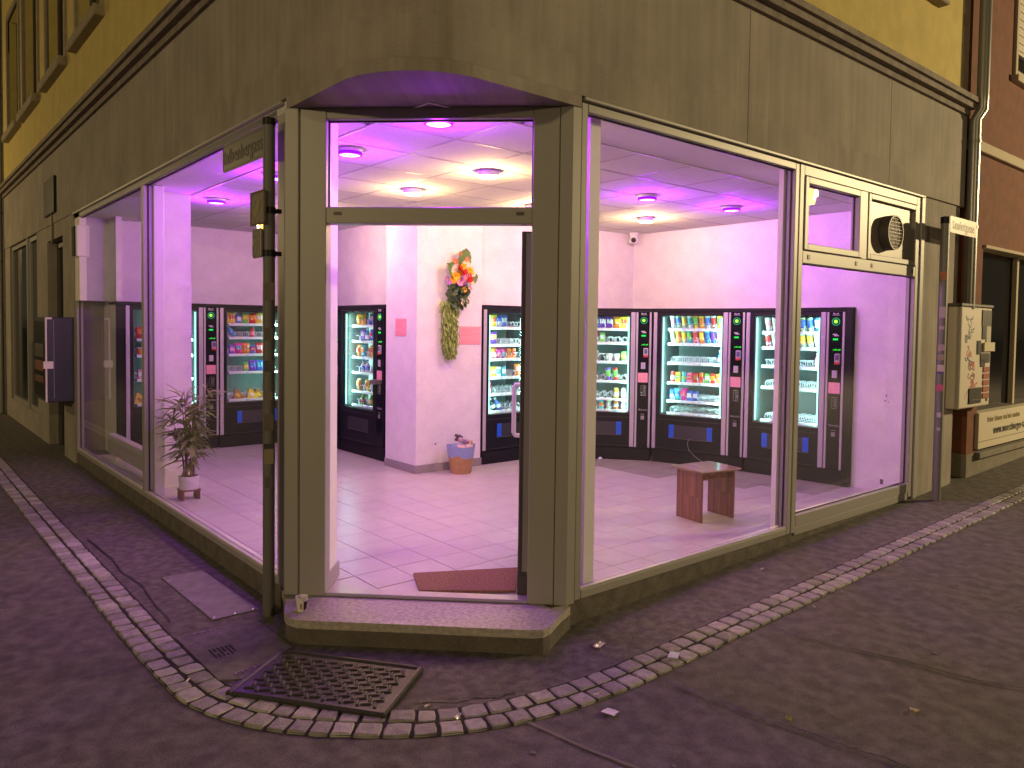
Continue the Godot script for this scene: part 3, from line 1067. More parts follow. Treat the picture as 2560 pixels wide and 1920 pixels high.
func interior() -> void:
	# floor slab and tiles
	var st := mb()
	var fl := PackedVector2Array([Vector2(0.03, -7.4), Vector2(0.03, -1.1), Vector2(0.17, -0.99), Vector2(0.99, -0.19), Vector2(1.2, -0.05), Vector2(6.5, -0.05), Vector2(6.5, -7.4)])
	prism(st, fl, -0.25, -0.006)
	var floor_o := struct("floor", st, mat("tile_grout", lin(0.20, 0.18, 0.17), 0.85))
	var tones := []
	for k in 4:
		var g: float = [0.60, 0.615, 0.59, 0.605][k]
		tones.append(surf("floor_tile_%d" % k, mottled("ftile%d" % k, 160, Color(g * 0.76, g * 0.72, g * 0.68), Color(g * 0.86, g * 0.82, g * 0.78), 0.03, 0.2, 0.5, 0.1), 0.9, 0.3, 0.02))
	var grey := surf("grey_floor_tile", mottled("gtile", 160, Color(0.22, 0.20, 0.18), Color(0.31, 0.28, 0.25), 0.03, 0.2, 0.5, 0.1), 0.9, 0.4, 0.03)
	var P := 0.28
	var tm := boxm(Vector3(P - 0.004, 0.008, P - 0.004), 0.0015)
	var spots := []
	for i in range(-4, 24):
		for j in range(-26, 5):
			var c := Vector2(0.993 + (i + 0.5) * P, -1.149 + (j + 0.5) * P)
			if c.x < -0.06 or c.y > 0.06 or c.x > 5.75 or c.y < -6.75: continue
			if c.x > 2.6 and c.y < -3.75: continue
			if c.y > -3.75 and c.y < -3.0 and c.x > 4.7: continue
			var out := (c - Vector2(0.1322, -0.9377)).dot(Vector2(-0.69673, 0.71734))
			if out > -0.28: continue
			spots.append(c)
	spots.sort_custom(func(a, b): return a.distance_to(Vector2(-1.8, 3)) < b.distance_to(Vector2(-1.8, 3)))
	var rest := mb()
	for n in spots.size():
		var c: Vector2 = spots[n]
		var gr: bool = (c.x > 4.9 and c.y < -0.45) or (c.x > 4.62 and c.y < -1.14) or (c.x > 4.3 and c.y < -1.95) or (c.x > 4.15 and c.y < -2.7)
		var at := Vector3(c.x, -0.004 + rng.randf_range(-0.0006, 0.0006), c.y)
		# tiles along the windows are cut to fit
		var x0 := maxf(c.x - P / 2, 0.074)
		var z1 := minf(c.y + P / 2, -0.074)
		var sx := (c.x + P / 2 - x0) / P
		var sz := (z1 - c.y + P / 2) / P
		if sx < 0.1 or sz < 0.1: continue
		at.x = c.x + P / 2 * (1.0 - sx)
		at.z = c.y - P / 2 * (1.0 - sz)
		var tf := Transform3D(Basis.from_scale(Vector3(sx, 1, sz)), at)
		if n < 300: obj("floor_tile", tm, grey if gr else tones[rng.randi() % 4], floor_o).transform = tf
		else: rest.append_from(tm, 0, tf)
	obj("far_floor_tiles", rest, tones[0], floor_o).set_meta("kind", "stuff")
	# cut strips along the windows and the door
	st = mb()
	var cut := PackedVector2Array([Vector2(0.06, -1.2), Vector2(0.165, -1.0), Vector2(0.975, -0.20), Vector2(1.15, -0.06), Vector2(1.5, -0.06), Vector2(0.06, -1.6)])
	prism(st, cut, -0.008, -0.0045)
	obj("cut_tiles", st, tones[1], floor_o)
	# ceiling: plain plaster border, tiles on a visible grid inside it
	st = mb()
	prism(st, PackedVector2Array([Vector2(0.0, -7.6), Vector2(0.0, -1.1), Vector2(1.15, -0.02), Vector2(6.6, -0.02), Vector2(6.6, -7.6)]), CEIL + 0.012, CEIL + 0.06)
	ab(st, 0.0, 0.50, CEIL, CEIL + 0.0119, -7.6, -1.1)
	ab(st, 1.15, 6.2, CEIL, CEIL + 0.0119, -0.47, -0.02)
	var cc := PackedVector2Array([Vector2(0.0, -1.1), Vector2(1.15, -0.02), Vector2(1.15, -0.47), Vector2(0.5, -0.47), Vector2(0.5, -1.1)])
	prism(st, cc, CEIL, CEIL + 0.0118)
	var ceil_o := struct("ceiling", st, mat("ceiling_plaster", lin(0.72, 0.71, 0.70), 0.9))
	var ct := []
	for k in 3:
		var g: float = [0.66, 0.70, 0.62][k]
		ct.append(surf("ceiling_tile_%d" % k, mottled("ctile%d" % k, 128, Color(g * 0.94, g * 0.93, g * 0.92), Color(g * 1.05, g * 1.04, g * 1.03), 0.1, 0.4, 0.5, 0.25), 2.0, 0.9, 0.06))
	var cm := boxm(Vector3(0.566, 0.008, 0.541), 0.0025)
	for i in 10:
		for j in 13:
			var c := Vector3(0.5 + 0.578 * (i + 0.5), CEIL + 0.006, -0.475 - 0.553 * (j + 0.5))
			if c.x > 3.2 and c.z < -4.2: continue
			obj("ceiling_tile", cm, ct[rng.randi() % 3], ceil_o, c)
	st = mb()
	for i in 11: ab(st, 0.5 + 0.578 * i - 0.012, 0.5 + 0.578 * i + 0.012, CEIL + 0.001, CEIL + 0.006, -7.6, -0.475)
	for j in 14: ab(st, 0.5, 6.28, CEIL + 0.0005, CEIL + 0.0055, -0.475 - 0.553 * j - 0.012, -0.475 - 0.553 * j + 0.012)
	obj("ceiling_grid", st, mat("grid_rail", lin(0.42, 0.40, 0.40), 0.6), ceil_o)
	st = mb()
	ab(st, 0.486, 0.5, CEIL - 0.006, CEIL + 0.002, -7.0, -0.46, 0.001)
	ab(st, 0.5, 5.7, CEIL - 0.006, CEIL + 0.002, -0.475, -0.461, 0.001)
	obj("edge_trim", st, M_white, ceil_o)
	# inner walls above and around the machines
	st = mb()
	ab(st, 0.0, 2.9, -0.1, 2.8, -7.6, -7.42)
	ab(st, 0.0, 2.73, 1.78, 2.8, -7.42, -6.86)
	ab(st, 2.73, 2.9, 1.78, 2.8, -7.42, -4.1)
	ab(st, 3.40, 6.4, -0.1, 2.8, -4.75, -4.6)
	ab(st, 6.3, 6.45, -0.1, 2.8, -4.6, -0.55)
	prism(st, PackedVector2Array([Vector2(3.30, -3.70), Vector2(3.34, -3.70), Vector2(4.8, -3.50), Vector2(5.67, -3.50), Vector2(5.67, -0.55), Vector2(6.3, -0.55), Vector2(6.3, -4.6), Vector2(3.30, -4.6)]), 1.78, 2.8)
	ab(st, 2.9, 3.30, -0.1, 2.8, -7.6, -4.6)
	obj("inner_wall", st, M_wall, building)
	# the white wall at the right end
	st = mb()
	ab(st, 5.58, 5.70, -0.02, CEIL, -0.56, -0.08)
	obj("end_partition", st, M_wall, building)
	for q in [[0.0, -0.24, 0.93, 0.012], [0.0, -0.25, 0.88, 0.01], [0.0, -0.22, 0.87, 0.006], [0.0, -0.26, 0.10, 0.03]]:
		obj("wall_stain", boxm(Vector3(0.002, q[3] * 1.6, q[3])), mat("dark_stain", lin(0.12, 0.1, 0.1), 0.9), building, Vector3(5.5785, q[2], q[1]))
	# pillar block between the two machine groups
	st = mb()
	ab(st, 2.483, 3.33, -0.02, CEIL + 0.01, -4.26, -3.65)
	var pil := obj("pillar", st, M_wall, building)
	var sk := mat("grey_skirting", lin(0.30, 0.28, 0.27), 0.5)
	st = mb()
	ab(st, 2.470, 3.34, 0.0, 0.085, -3.65, -3.637, 0.002)
	ab(st, 2.470, 2.483, 0.0, 0.085, -4.26, -3.65, 0.002)
	obj("skirting", st, sk, pil)
	# left end wall return, purple in the photo's light
	st = mb()
	ab(st, 0.305, 0.37, -0.02, CEIL + 0.01, -7.419, -6.53)
	obj("wall_return", st, M_wall, building)
	# column behind the left window, thicker below
	st = mb()
	ab(st, 0.216, 0.486, 1.89, CEIL + 0.01, -4.70, -4.45)
	ab(st, 0.196, 0.484, -0.02, 1.889, -4.70, -4.43)
	obj("window_column", st, M_wall, building)
	# short wall just inside the door, with a skirting
	st = mb()
	prism(st, PackedVector2Array([Vector2(0.085, -1.06), Vector2(0.163, -0.999), Vector2(0.345, -1.215), Vector2(0.255, -1.29)]), -0.02, CEIL + 0.01)
	var jw := obj("door_wall", st, M_wall, building)
	st = mb()
	prism(st, PackedVector2Array([Vector2(0.175, -1.012), Vector2(0.186, -1.004), Vector2(0.369, -1.221), Vector2(0.27, -1.302), Vector2(0.26, -1.292), Vector2(0.348, -1.218)]), 0.0, 0.088)
	obj("skirting", st, sk, jw)
	# white columns behind the right window
	st = mb()
	ab(st, 1.345, 1.43, 0.0, CEIL + 0.01, -0.26, -0.09)
	obj("window_column", st, M_white, building)
	st = mb()
	ab(st, 3.40, 3.475, 0.0, CEIL + 0.01, -0.125, -0.085)
	obj("window_column", st, M_white, building)
	# black panel over, beside and between the machines, and a closed back
	st = mb()
	ab(st, 0.296, 2.56, 1.738, 1.772, -6.86, -6.455)
	ab(st, 0.296, 0.384, 0.0, 1.737, -6.525, -6.49)
	ab(st, 2.562, 3.2, 1.738, 1.772, -6.5, -4.27)
	prism(st, PackedVector2Array([Vector2(3.335, -3.64), Vector2(4.42, -3.64), Vector2(5.06, -2.70), Vector2(5.38, -1.66), Vector2(5.54, -0.565), Vector2(6.2, -0.565), Vector2(6.2, -4.5), Vector2(3.335, -4.5)]), 1.738, 1.772)
	ab(st, 5.515, 6.2, 0.0, 1.737, -0.628, -0.565)
	obj("black_surround", st, M_black, building)

func neighbours() -> void:
	var st := mb()
	var red := surf("red_render", mottled("redwall", 256, Color(0.13, 0.046, 0.026), Color(0.19, 0.068, 0.038), 0.02, 0.3, 0.5, 0.2), 0.8, 0.9, 0.25)
	var base := surf("grey_base", mottled("greybase", 256, Color(0.15, 0.135, 0.11), Color(0.22, 0.2, 0.17), 0.03, 0.3, 0.5, 0.2), 0.8, 0.9, 0.2)
	var h := thing("red_building", "rust red rendered house with pale window trim at the right edge", "building", Vector3(6.72, 0, 0))
	# local x from the joint; front at z = 0
	ab(st, 0.22, 0.50, 0.26, 3.40, -0.3, 0.0)
	ab(st, 0.50, 6.0, 2.46, 3.40, -0.3, 0.0)
	ab(st, 0.0, 0.22, 1.75, 3.40, -0.3, 0.0)
	ab(st, 3.9, 6.0, 0.26, 2.46, -0.3, 0.0)
	ab(st, 0.0, 1.26, 3.52, 8.2, -0.3, 0.0)
	ab(st, 1.26, 2.6, 3.52, 4.45, -0.3, 0.0)
	ab(st, 1.26, 2.6, 6.2, 8.2, -0.3, 0.0)
	ab(st, 2.6, 6.0, 3.52, 8.2, -0.3, 0.0)
	obj("red_wall", st, red, h)
	st = mb()
	ab(st, -0.10, 0.21, -0.1, 1.74, -1.5, -1.4)
	ab(st, -0.10, -0.09, -0.1, 1.74, -1.4, -0.36)
	ab(st, 0.205, 0.215, -0.1, 1.74, -1.4, -0.31)
	obj("dark_passage", st, mat("dark_passage", lin(0.02, 0.018, 0.02), 0.9), h)
	st = mb()
	ab(st, 0.22, 6.0, -0.3, 0.26, -0.3, 0.006)
	obj("base_course", st, base, h)
	st = mb()
	ab(st, 0.0, 6.0, 3.41, 3.515, -0.1, 0.045, 0.006)
	var pale := mat("pale_trim", lin(0.42, 0.36, 0.26), 0.8)
	obj("string_course", st, pale, h)
	st = mb()
	frame4(st, 1.20, 2.7, 4.40, 6.3, 0.07, -0.1, 0.03)
	var uw := obj("upper_window", st, pale, h)
	st = mb()
	ab(st, 1.16, 2.74, 4.33, 4.398, -0.1, 0.07, 0.006)
	obj("sill", st, pale, uw)
	st = mb()
	for k in 34: ab(st, 1.275, 2.62, 4.72 + k * 0.044, 4.72 + k * 0.044 + 0.04, -0.055, -0.04 + 0.004 * (k % 2), 0.003)
	obj("roller_shutter", st, mat("shutter_slats", lin(0.46, 0.42, 0.34), 0.7), uw)
	st = mb()
	ab(st, 1.275, 2.62, 4.475, 4.72, -0.09, -0.08)
	obj("window_pane", st, mats["night_window"], uw)
	st = mb()
	ab(st, 0.50, 3.9, 0.70, 2.46, -0.16, -0.15)
	var sh := obj("shop_pane", st, mat("dark_pane", lin(0.012, 0.012, 0.014), 0.05), h)
	st = mb()
	ab(st, 0.50, 3.9, 2.44, 2.475, -0.15, 0.03, 0.004)
	ab(st, 0.50, 0.54, 0.68, 2.44, -0.15, -0.05)
	ab(st, 1.9, 1.96, 0.70, 2.44, -0.14, -0.09)
	obj("shop_frame", st, pale, sh)
	obj("small_notice", boxm(Vector3(0.10, 0.22, 0.004)), M_white, sh, Vector3(0.62, 2.25, -0.145))
	st = mb()
	ab(st, 0.44, 3.9, 0.20, 0.265, -0.1, 0.06, 0.006)
	obj("shop_sill", st, base, sh)
	st = mb()
	ab(st, 0.45, 3.9, 0.296, 0.684, -0.1, 0.035, 0.004)
	var sg := thing("banner_sign", "cream banner board lettered www under the dark shop window", "sign", Vector3(6.72, 0, 0))
	obj("board", st, mat("cream_board", lin(0.55, 0.50, 0.38), 0.6), sg)
	st = mb()
	ab(st, 0.45, 3.9, 0.372, 0.378, 0.034, 0.0365)
	obj("rule_line", st, mat("brown_ink", lin(0.12, 0.08, 0.03), 0.7), sg)
	text("lettering", "Deine Stimme sind wir rundum", 0.075, mat("ochre_ink", lin(0.30, 0.22, 0.08), 0.7), sg, Vector3(1.22, 0.60, 0.037))
	text("lettering", "www.wuerzburger-ta", 0.105, mat("black_ink", lin(0.03, 0.025, 0.02), 0.7), sg, Vector3(1.42, 0.47, 0.037), Vector3.ZERO, true)
	# the house beyond on the left street
	var g := thing("dark_neighbour_house", "dark house front at the far left beyond the corner building", "building", Vector3(0.02, 0, -13.25))
	st = mb()
	ab(st, 0.0, 4.0, -0.3, 8.0, -9.0, 0.0)
	obj("front_wall", st, surf("dark_render", mottled("darkwall", 128, Color(0.05, 0.045, 0.045), Color(0.09, 0.08, 0.07), 0.03, 0.2, 0.4, 0.2), 0.8, 0.9, 0.2), g)
	for k in 3:
		var w := obj("window", boxm(Vector3(0.05, 1.5, 1.0), 0.01), M_alu_dark, g, Vector3(-0.02, 1.6, -1.6 - k * 2.4))
		obj("pane", boxm(Vector3(0.01, 1.36, 0.86)), mats["dark_pane"], w, Vector3(-0.022, 0, 0))
	for s in [[Vector3(-0.09, 0, -13.3), "steel rain pipe at the far end of the left facade"], [Vector3(6.655, 0, 0.075), "steel rain pipe between the yellow and the red house"]]:
		var dp := thing("downpipe", s[1], "rain pipe", s[0], 0.0, "rain pipes")
		var right: bool = s[0].x > 1.0
		st = mb()
		tube(st, [Vector3(0, -0.12 if not right else 1.78, 0), Vector3(0, 3.66, 0), Vector3(0, 3.76, 0.06), Vector3(0, 3.9, 0.06), Vector3(0, 8.1, 0.06)], 0.055, 14)
		obj("pipe", st, mat("zinc_pipe", lin(0.30, 0.30, 0.28), 0.33, 0.5), dp)
		for yy in [2.6, 3.45, 5.5]:
			st = mb()
			lathe(st, [Vector2(0.056, -0.015), Vector2(0.061, -0.015), Vector2(0.061, 0.015), Vector2(0.056, 0.015)], 16, Transform3D(Basis(), Vector3(0, yy, 0.06 if yy > 3.8 else 0.0)))
			obj("bracket", st, mat("zinc_bracket", lin(0.25, 0.25, 0.23), 0.45, 0.7), dp)

# ------------------------------------------------------------------ vending machines
const HUES := {
	"R": ["red", 0.62, 0.03, 0.03], "O": ["orange", 0.85, 0.24, 0.02], "Y": ["yellow", 0.85, 0.62, 0.04], "G": ["green", 0.16, 0.5, 0.07],
	"T": ["turquoise", 0.05, 0.45, 0.5], "B": ["blue", 0.05, 0.16, 0.62], "V": ["violet", 0.2, 0.05, 0.5], "P": ["pink", 0.8, 0.3, 0.42],
	"M": ["magenta", 0.65, 0.03, 0.25], "W": ["white", 0.75, 0.75, 0.72], "K": ["black", 0.03, 0.03, 0.04], "N": ["brown", 0.4, 0.2, 0.06], "L": ["pale green", 0.5, 0.68, 0.42]}
const KINDS := {"b": ["snack bag", "snack"], "p": ["stand-up pouch", "pouch"], "c": ["drink can", "can"], "t": ["drink tube", "drink"], "u": ["snack cup", "cup"], "k": ["small carton", "carton"], "a": ["bottle", "bottle"], "w": ["wedge wrapper", "snack"], "g": ["tilted bottle", "bottle"]}
const NTH := ["first", "second", "third", "fourth", "fifth", "sixth", "seventh", "eighth", "ninth", "tenth"]
const SHELF := ["top", "second", "third", "fourth", "fifth", "sixth"]

func hue(k: String, gloss := 0.35) -> StandardMaterial3D:
	var c: Array = HUES[k]
	return mat("print_" + c[0].replace(" ", "_"), lin(c[1], c[2], c[3]), gloss)

# a crimped bag: w wide, h tall, d deep; scale s draws the printed patch over the front only
func bag_mesh(w: float, h: float, d: float, patch: bool, lo := 0.0, hi := 1.0) -> Mesh:
	var key := "bag%s%s%s%s%s%s" % [w, h, d, patch, lo, hi]
	if meshes.has(key): return meshes[key]
	var st := mb()
	var nx := 6
	var ny := 7
	var pt := func(u: float, v: float, s: float) -> Vector3:
		var bulge := pow(maxf(0.0, sin(PI * v)), 0.55) * pow(maxf(0.0, 1.0 - pow(absf(2 * u - 1), 2.4)), 0.6)
		var pinch := 1.0 - 0.10 * pow(sin(PI * v), 2)
		var wob := 0.004 * sin(u * 17.0 + v * 5.0)
		return Vector3((u - 0.5) * w * pinch, v * h, s * (d / 2 * bulge + 0.0012) + wob + (0.0012 * s if patch else 0.0))
	for s in ([1.0] if patch else [1.0, -1.0]):
		for i in nx:
			for j in ny:
				var u0 := lerpf(0.14 if patch else 0.0, 0.86 if patch else 1.0, float(i) / nx)
				var u1 := lerpf(0.14 if patch else 0.0, 0.86 if patch else 1.0, float(i + 1) / nx)
				var v0 := lerpf(lo, hi, float(j) / ny)
				var v1 := lerpf(lo, hi, float(j + 1) / ny)
				quad(st, pt.call(u0, v0, s), pt.call(u1, v0, s), pt.call(u1, v1, s), pt.call(u0, v1, s), Vector3(0, 0, s))
	meshes[key] = st.commit()
	return meshes[key]

func product(code: String, at: Vector3, turn: float, label: String) -> void:
	var kind := code[0]
	var a := code[1]
	var b := code[2] if code.length() > 2 else ("W" if a != "W" else "B")
	var o := thing(KINDS[kind][0].replace(" ", "_").replace("-", "_"), label, KINDS[kind][1], at, turn, KINDS[kind][0] + "s in the vending machines")
	var m := hue(a)
	var m2 := hue(b)
	match kind:
		"b":
			obj("bag", bag_mesh(0.105, 0.14, 0.05, false), m, o)
			obj("printed_label", bag_mesh(0.105, 0.14, 0.05, true, 0.42, 0.80), m2, o)
		"p":
			obj("pouch", bag_mesh(0.075, 0.125, 0.045, false), m, o)
			obj("printed_label", bag_mesh(0.075, 0.125, 0.045, true, 0.12, 0.55), m2, o)
		"c":
			obj("can_body", lathem("can", [Vector2(0, 0), Vector2(0.022, 0.0), Vector2(0.027, 0.008), Vector2(0.027, 0.11), Vector2(0.023, 0.12), Vector2(0.0, 0.118)], 16), m, o)
			obj("printed_band", lathem("canband", [Vector2(0.0274, 0.03), Vector2(0.0274, 0.075)], 16), m2, o)
			obj("lid", lathem("canlid", [Vector2(0.0235, 0.1195), Vector2(0.024, 0.123), Vector2(0.021, 0.1215), Vector2(0.0, 0.1212)], 16), M_silver, o)
		"t":
			obj("tube", lathem("tubebody", [Vector2(0, 0), Vector2(0.025, 0.0), Vector2(0.0315, 0.145), Vector2(0.029, 0.152), Vector2(0.0, 0.152)], 16), m2, o, Vector3.ZERO, Vector3(0, 0, 0.13))
			obj("printed_band", lathem("tubeband", [Vector2(0.0272, 0.045), Vector2(0.0308, 0.125)], 16), m, o, Vector3.ZERO, Vector3(0, 0, 0.13))
			obj("cap", lathem("tubecap", [Vector2(0.0, -0.002), Vector2(0.017, -0.002), Vector2(0.017, 0.022), Vector2(0.026, 0.026)], 14), m if a in ["R", "O"] else m2, o, Vector3(0, 0, 0.012), Vector3(0, 0, 0.13))
		"u":
			obj("cup_body", lathem("cup", [Vector2(0, 0), Vector2(0.027, 0.0), Vector2(0.038, 0.08)], 16), m, o)
			obj("lid", lathem("cuplid", [Vector2(0.04, 0.08), Vector2(0.04, 0.088), Vector2(0.0, 0.09)], 16), M_white, o)
		"k":
			obj("carton_body", boxm(Vector3(0.056, 0.115, 0.04), 0.003), m, o, Vector3(0, 0.0575, 0))
			obj("printed_label", boxm(Vector3(0.05, 0.05, 0.0012)), m2, o, Vector3(0, 0.062, 0.0207))
		"a", "g":
			var rot := Vector3(0, 0, 0.0) if kind == "a" else Vector3(0, 0, 0.5)
			var off := Vector3.ZERO if kind == "a" else Vector3(0.03, 0.012, 0)
			obj("bottle_body", lathem("bottle", [Vector2(0, 0), Vector2(0.026, 0.002), Vector2(0.028, 0.02), Vector2(0.028, 0.085), Vector2(0.012, 0.115), Vector2(0.012, 0.138)], 16), m, o, off, rot)
			obj("printed_label", lathem("bottleband", [Vector2(0.0285, 0.028), Vector2(0.0285, 0.072)], 16), m2, o, off, rot)
			obj("cap", lathem("bottlecap", [Vector2(0.0135, 0.132), Vector2(0.0135, 0.15), Vector2(0.0, 0.151)], 12), m2, o, off, rot)
		"w":
			var st := mb()
			slab(st, PackedVector2Array([Vector2(-0.07, 0.0), Vector2(0.05, -0.0), Vector2(0.075, 0.02), Vector2(-0.02, 0.125), Vector2(-0.045, 0.12)]), -0.03, 0.03)
			obj("wrapped_wedge", st, m, o, Vector3(0, 0.002, 0))
			obj("printed_label", boxm(Vector3(0.06, 0.035, 0.0015)), m2, o, Vector3(-0.012, 0.05, 0.031), Vector3(0, 0, -0.75))

var coil_mesh: Mesh
var notice_tex: ImageTexture

func notice_image(seedv: int, w: int, h: int, paper: Color, ink: Color, cols: int) -> ImageTexture:
	var r := RandomNumberGenerator.new()
	r.seed = seedv
	var im := Image.create(w, h, false, Image.FORMAT_RGB8)
	im.fill(paper)
	var y := int(h * 0.12)
	while y < h * 0.9:
		for c in cols:
			var x0 := int(w * (0.08 + c * 0.9 / cols))
			var x1 := int(x0 + w * r.randf_range(0.4, 0.84) / cols)
			if r.randf() < 0.85:
				var x := x0
				while x < x1:
					var ww := r.randi_range(3, 9)
					im.fill_rect(Rect2i(x, y, mini(ww, x1 - x), maxi(2, h / 44)), ink)
					x += ww + 3
		y += maxi(6, h / 12)
	return ImageTexture.create_from_image(im)

func printed(key: String, t: Texture2D, rough := 0.8) -> StandardMaterial3D:
	if not mats.has(key):
		var m := StandardMaterial3D.new()
		m.resource_name = key
		m.albedo_texture = t
		m.roughness = rough
		mats[key] = m
	return mats[key]

# where: front left lower corner on the floor; dir: unit vector from left to right along the front
func machine(where: Vector2, dir: Vector2, W: float, label: String, short: String, ys: Array, stock: Array, trims := true, leds := [true, true]) -> void:
	var o := thing("vending_machine", label, "vending machine", Vector3(where.x, 0, where.y), -atan2(dir.y, dir.x), "black vending machines along the back of the shop")
	var x_end := W - 0.005
	var gx0 := 0.085
	var gx1 := W - 0.245
	var D := -0.78
	var st := mb()
	ab(st, 0.003, x_end, 0.152, 0.555, D, 0.0, 0.004)
	ab(st, 0.003, x_end, 1.690, 1.735, D, 0.0, 0.004)
	ab(st, 0.003, gx0, 0.5555, 1.6895, D, 0.0, 0.003)
	ab(st, gx1, x_end, 0.5555, 1.6895, D, 0.0, 0.003)
	ab(st, gx0, gx1, 0.5555, 1.6895, D, D + 0.06)
	obj("cabinet", st, M_black, o)
	obj("plinth", boxm(Vector3(W - 0.006, 0.146, 0.6), 0.003), mat("black_board", lin(0.014, 0.013, 0.015), 0.5, 0.0, 0.3), o, Vector3(W / 2, 0.075, -0.31))
	st = mb()
	ab(st, gx0 + 0.001, gx0 + 0.012, 0.56, 1.688, -0.56, -0.02)
	ab(st, gx1 - 0.012, gx1 - 0.001, 0.56, 1.688, -0.56, -0.02)
	ab(st, gx0 + 0.012, gx1 - 0.012, 0.56, 1.688, -0.56, -0.55)
	obj("cold_liner", st, mat("pale_liner", lin(0.15, 0.185, 0.18), 0.5), o)
	if trims:
		for q in [[0.0, 0.043], [gx1 + 0.008, gx1 + 0.058], [gx1 + 0.066, gx1 + 0.09], [W - 0.026, W - 0.002]]:
			st = mb()
			ab(st, q[0] + 0.001, q[1], 0.16, 1.728, -0.002, 0.010, 0.003)
			obj("trim_strip", st, M_silver, o)
	st = mb()
	quad(st, Vector3(gx0, 0.557, -0.008), Vector3(gx1, 0.557, -0.008), Vector3(gx1, 1.688, -0.008), Vector3(gx0, 1.688, -0.008), Vector3.BACK)
	obj("glass_front", st, pane_mat("machine_glass", 0.02), o)
	# LED tubes in the two front corners
	for k in 2:
		if not leds[k]: continue
		var lx := gx0 + 0.022 if k == 0 else gx1 - 0.022
		st = mb()
		tube(st, [Vector3(lx, 0.58, -0.030), Vector3(lx, 1.67, -0.030)], 0.007, 8)
		obj("led_tube", st, glow("led_tube_glow", Color(0.62, 1.0, 0.94), 3.2), o)
		var al := AreaLight3D.new()
		al.name = "led_light"
		al.light_color = Color(0.66, 1.0, 0.95)
		al.light_energy = 0.7
		al.area_size = Vector2(0.014, 1.08)
		al.shadow_enabled = true
		al.position = Vector3(lx + (0.011 if k == 0 else -0.011), 1.125, -0.042)
		al.rotation.y = deg_to_rad(-40.0 if k == 0 else 40.0)
		o.add_child(al, true)
	# shelves with price rails and coils
	var sx0 := gx0 + 0.055
	var sx1 := gx1 - 0.03
	for s in ys.size():
		var yy: float = ys[s]
		st = mb()
		ab(st, sx0, sx1, yy - 0.012, yy, -0.52, -0.10, 0.002)
		var sh := obj("shelf", st, mat("shelf_steel", lin(0.035, 0.038, 0.04), 0.5, 0.0), o)
		st = mb()
		ab(st, sx0, sx1, yy - 0.022, yy + 0.010, -0.0995, -0.088, 0.003)
		obj("price_rail", st, mat("pale_price_rail", lin(0.72, 0.76, 0.76), 0.35), sh)
		var codes: PackedStringArray = stock[s].split(" ", false)
		var n := codes.size()
		for i in n:
			var x := lerpf(sx0 + 0.01, sx1 - 0.01, (i + 0.5) / n)
			obj("price_tag", boxm(Vector3(0.03, 0.014, 0.0015)), mat("tag_%d" % ((i * 7 + s * 3) % 3), [lin(0.7, 0.7, 0.68), lin(0.8, 0.62, 0.3), lin(0.35, 0.5, 0.6)][(i * 7 + s * 3) % 3], 0.5), sh, Vector3(x, yy - 0.006, -0.087))
			var c := obj("coil", coil_mesh, mat("coil_wire", lin(0.85, 0.87, 0.87), 0.3, 0.0), sh, Vector3(x, yy + 0.036, -0.125))
			c.rotation.z = rng.randf_range(-0.9, 0.9)
			if codes[i] == ".": continue
			var code: String = codes[i]
			var pos := o.transform * Vector3(x, yy + 0.004, -0.155)
			var hd: Array = HUES[code[1]]
			var lab := "%s %s, %s from left, %s shelf of %s" % [hd[0], KINDS[code[0]][0], NTH[i], SHELF[s] if ys.size() > s + 1 else "bottom", short]
			product(code, pos, o.rotation.y + rng.randf_range(-0.12, 0.12), lab)
	# delivery flap with blue tabs
	st = mb()
	ab(st, 0.21, 0.70 * W / 1.035, 0.300, 0.445, 0.0, 0.004, 0.001)
	var flap := obj("delivery_flap", st, mat("dark_flap", lin(0.028, 0.028, 0.032), 0.55), o)
	var blue := mat("blue_tab", lin(0.01, 0.10, 0.60), 0.4)
	for q in [[0.205, 0.265], [0.645, 0.705]]:
		st = mb()
		ab(st, q[0] * W / 1.035, q[1] * W / 1.035, 0.300, 0.447, 0.0, 0.012, 0.002)
		if trims: obj("blue_tab", st, blue, flap)
	st = mb()
	ab(st, 0.205, 0.705 * W / 1.035, 0.292, 0.297, 0.0, 0.007)
	obj("flap_edge", st, mat("worn_edge", lin(0.16, 0.15, 0.14), 0.4, 0.4), flap)
	st = mb()
	ab(st, 0.05, gx1, 0.168, 0.171, 0.0, 0.0015)
	ab(st, 0.05, gx1, 0.500, 0.503, 0.0, 0.0015)
	obj("seam", st, mats["worn_edge"] if not mats.has("seam_grey") else mats["seam_grey"], o)
	# control panel
	var px := gx1 + 0.092
	var pw := W - 0.028 - px
	var pc := px + pw / 2
	st = mb()
	ab(st, px, px + pw, 0.16, 1.728, 0.0, 0.003, 0.001)
	var cp := obj("control_panel", st, mat("gloss_panel", lin(0.008, 0.008, 0.011), 0.15, 0.0, 0.35), o)
	st = mb()
	for k in 4: ab(st, pc - 0.03 + k * 0.016, pc - 0.03 + k * 0.016 + [0.014, 0.011, 0.014, 0.006][k], 1.705, 1.705 + [0.016, 0.01, 0.01, 0.018][k], 0.003, 0.0045)
	ab(st, pc - 0.034, pc + 0.036, 1.695, 1.6985, 0.003, 0.0045)
	obj("maker_mark", st, mat("pale_mark", lin(0.5, 0.5, 0.5), 0.5), cp)
	st = mb()
	var ring := []
	for k in 21: ring.append(Vector3(pc + 0.036 * cos(TAU * k / 20), 1.633 + 0.036 * sin(TAU * k / 20), 0.006))
	tube(st, ring, 0.0035, 6, false)
	obj("reader_ring_light", st, glow("ring_light", Color(0.12, 0.75, 0.55), 1.1), cp)
	st = mb()
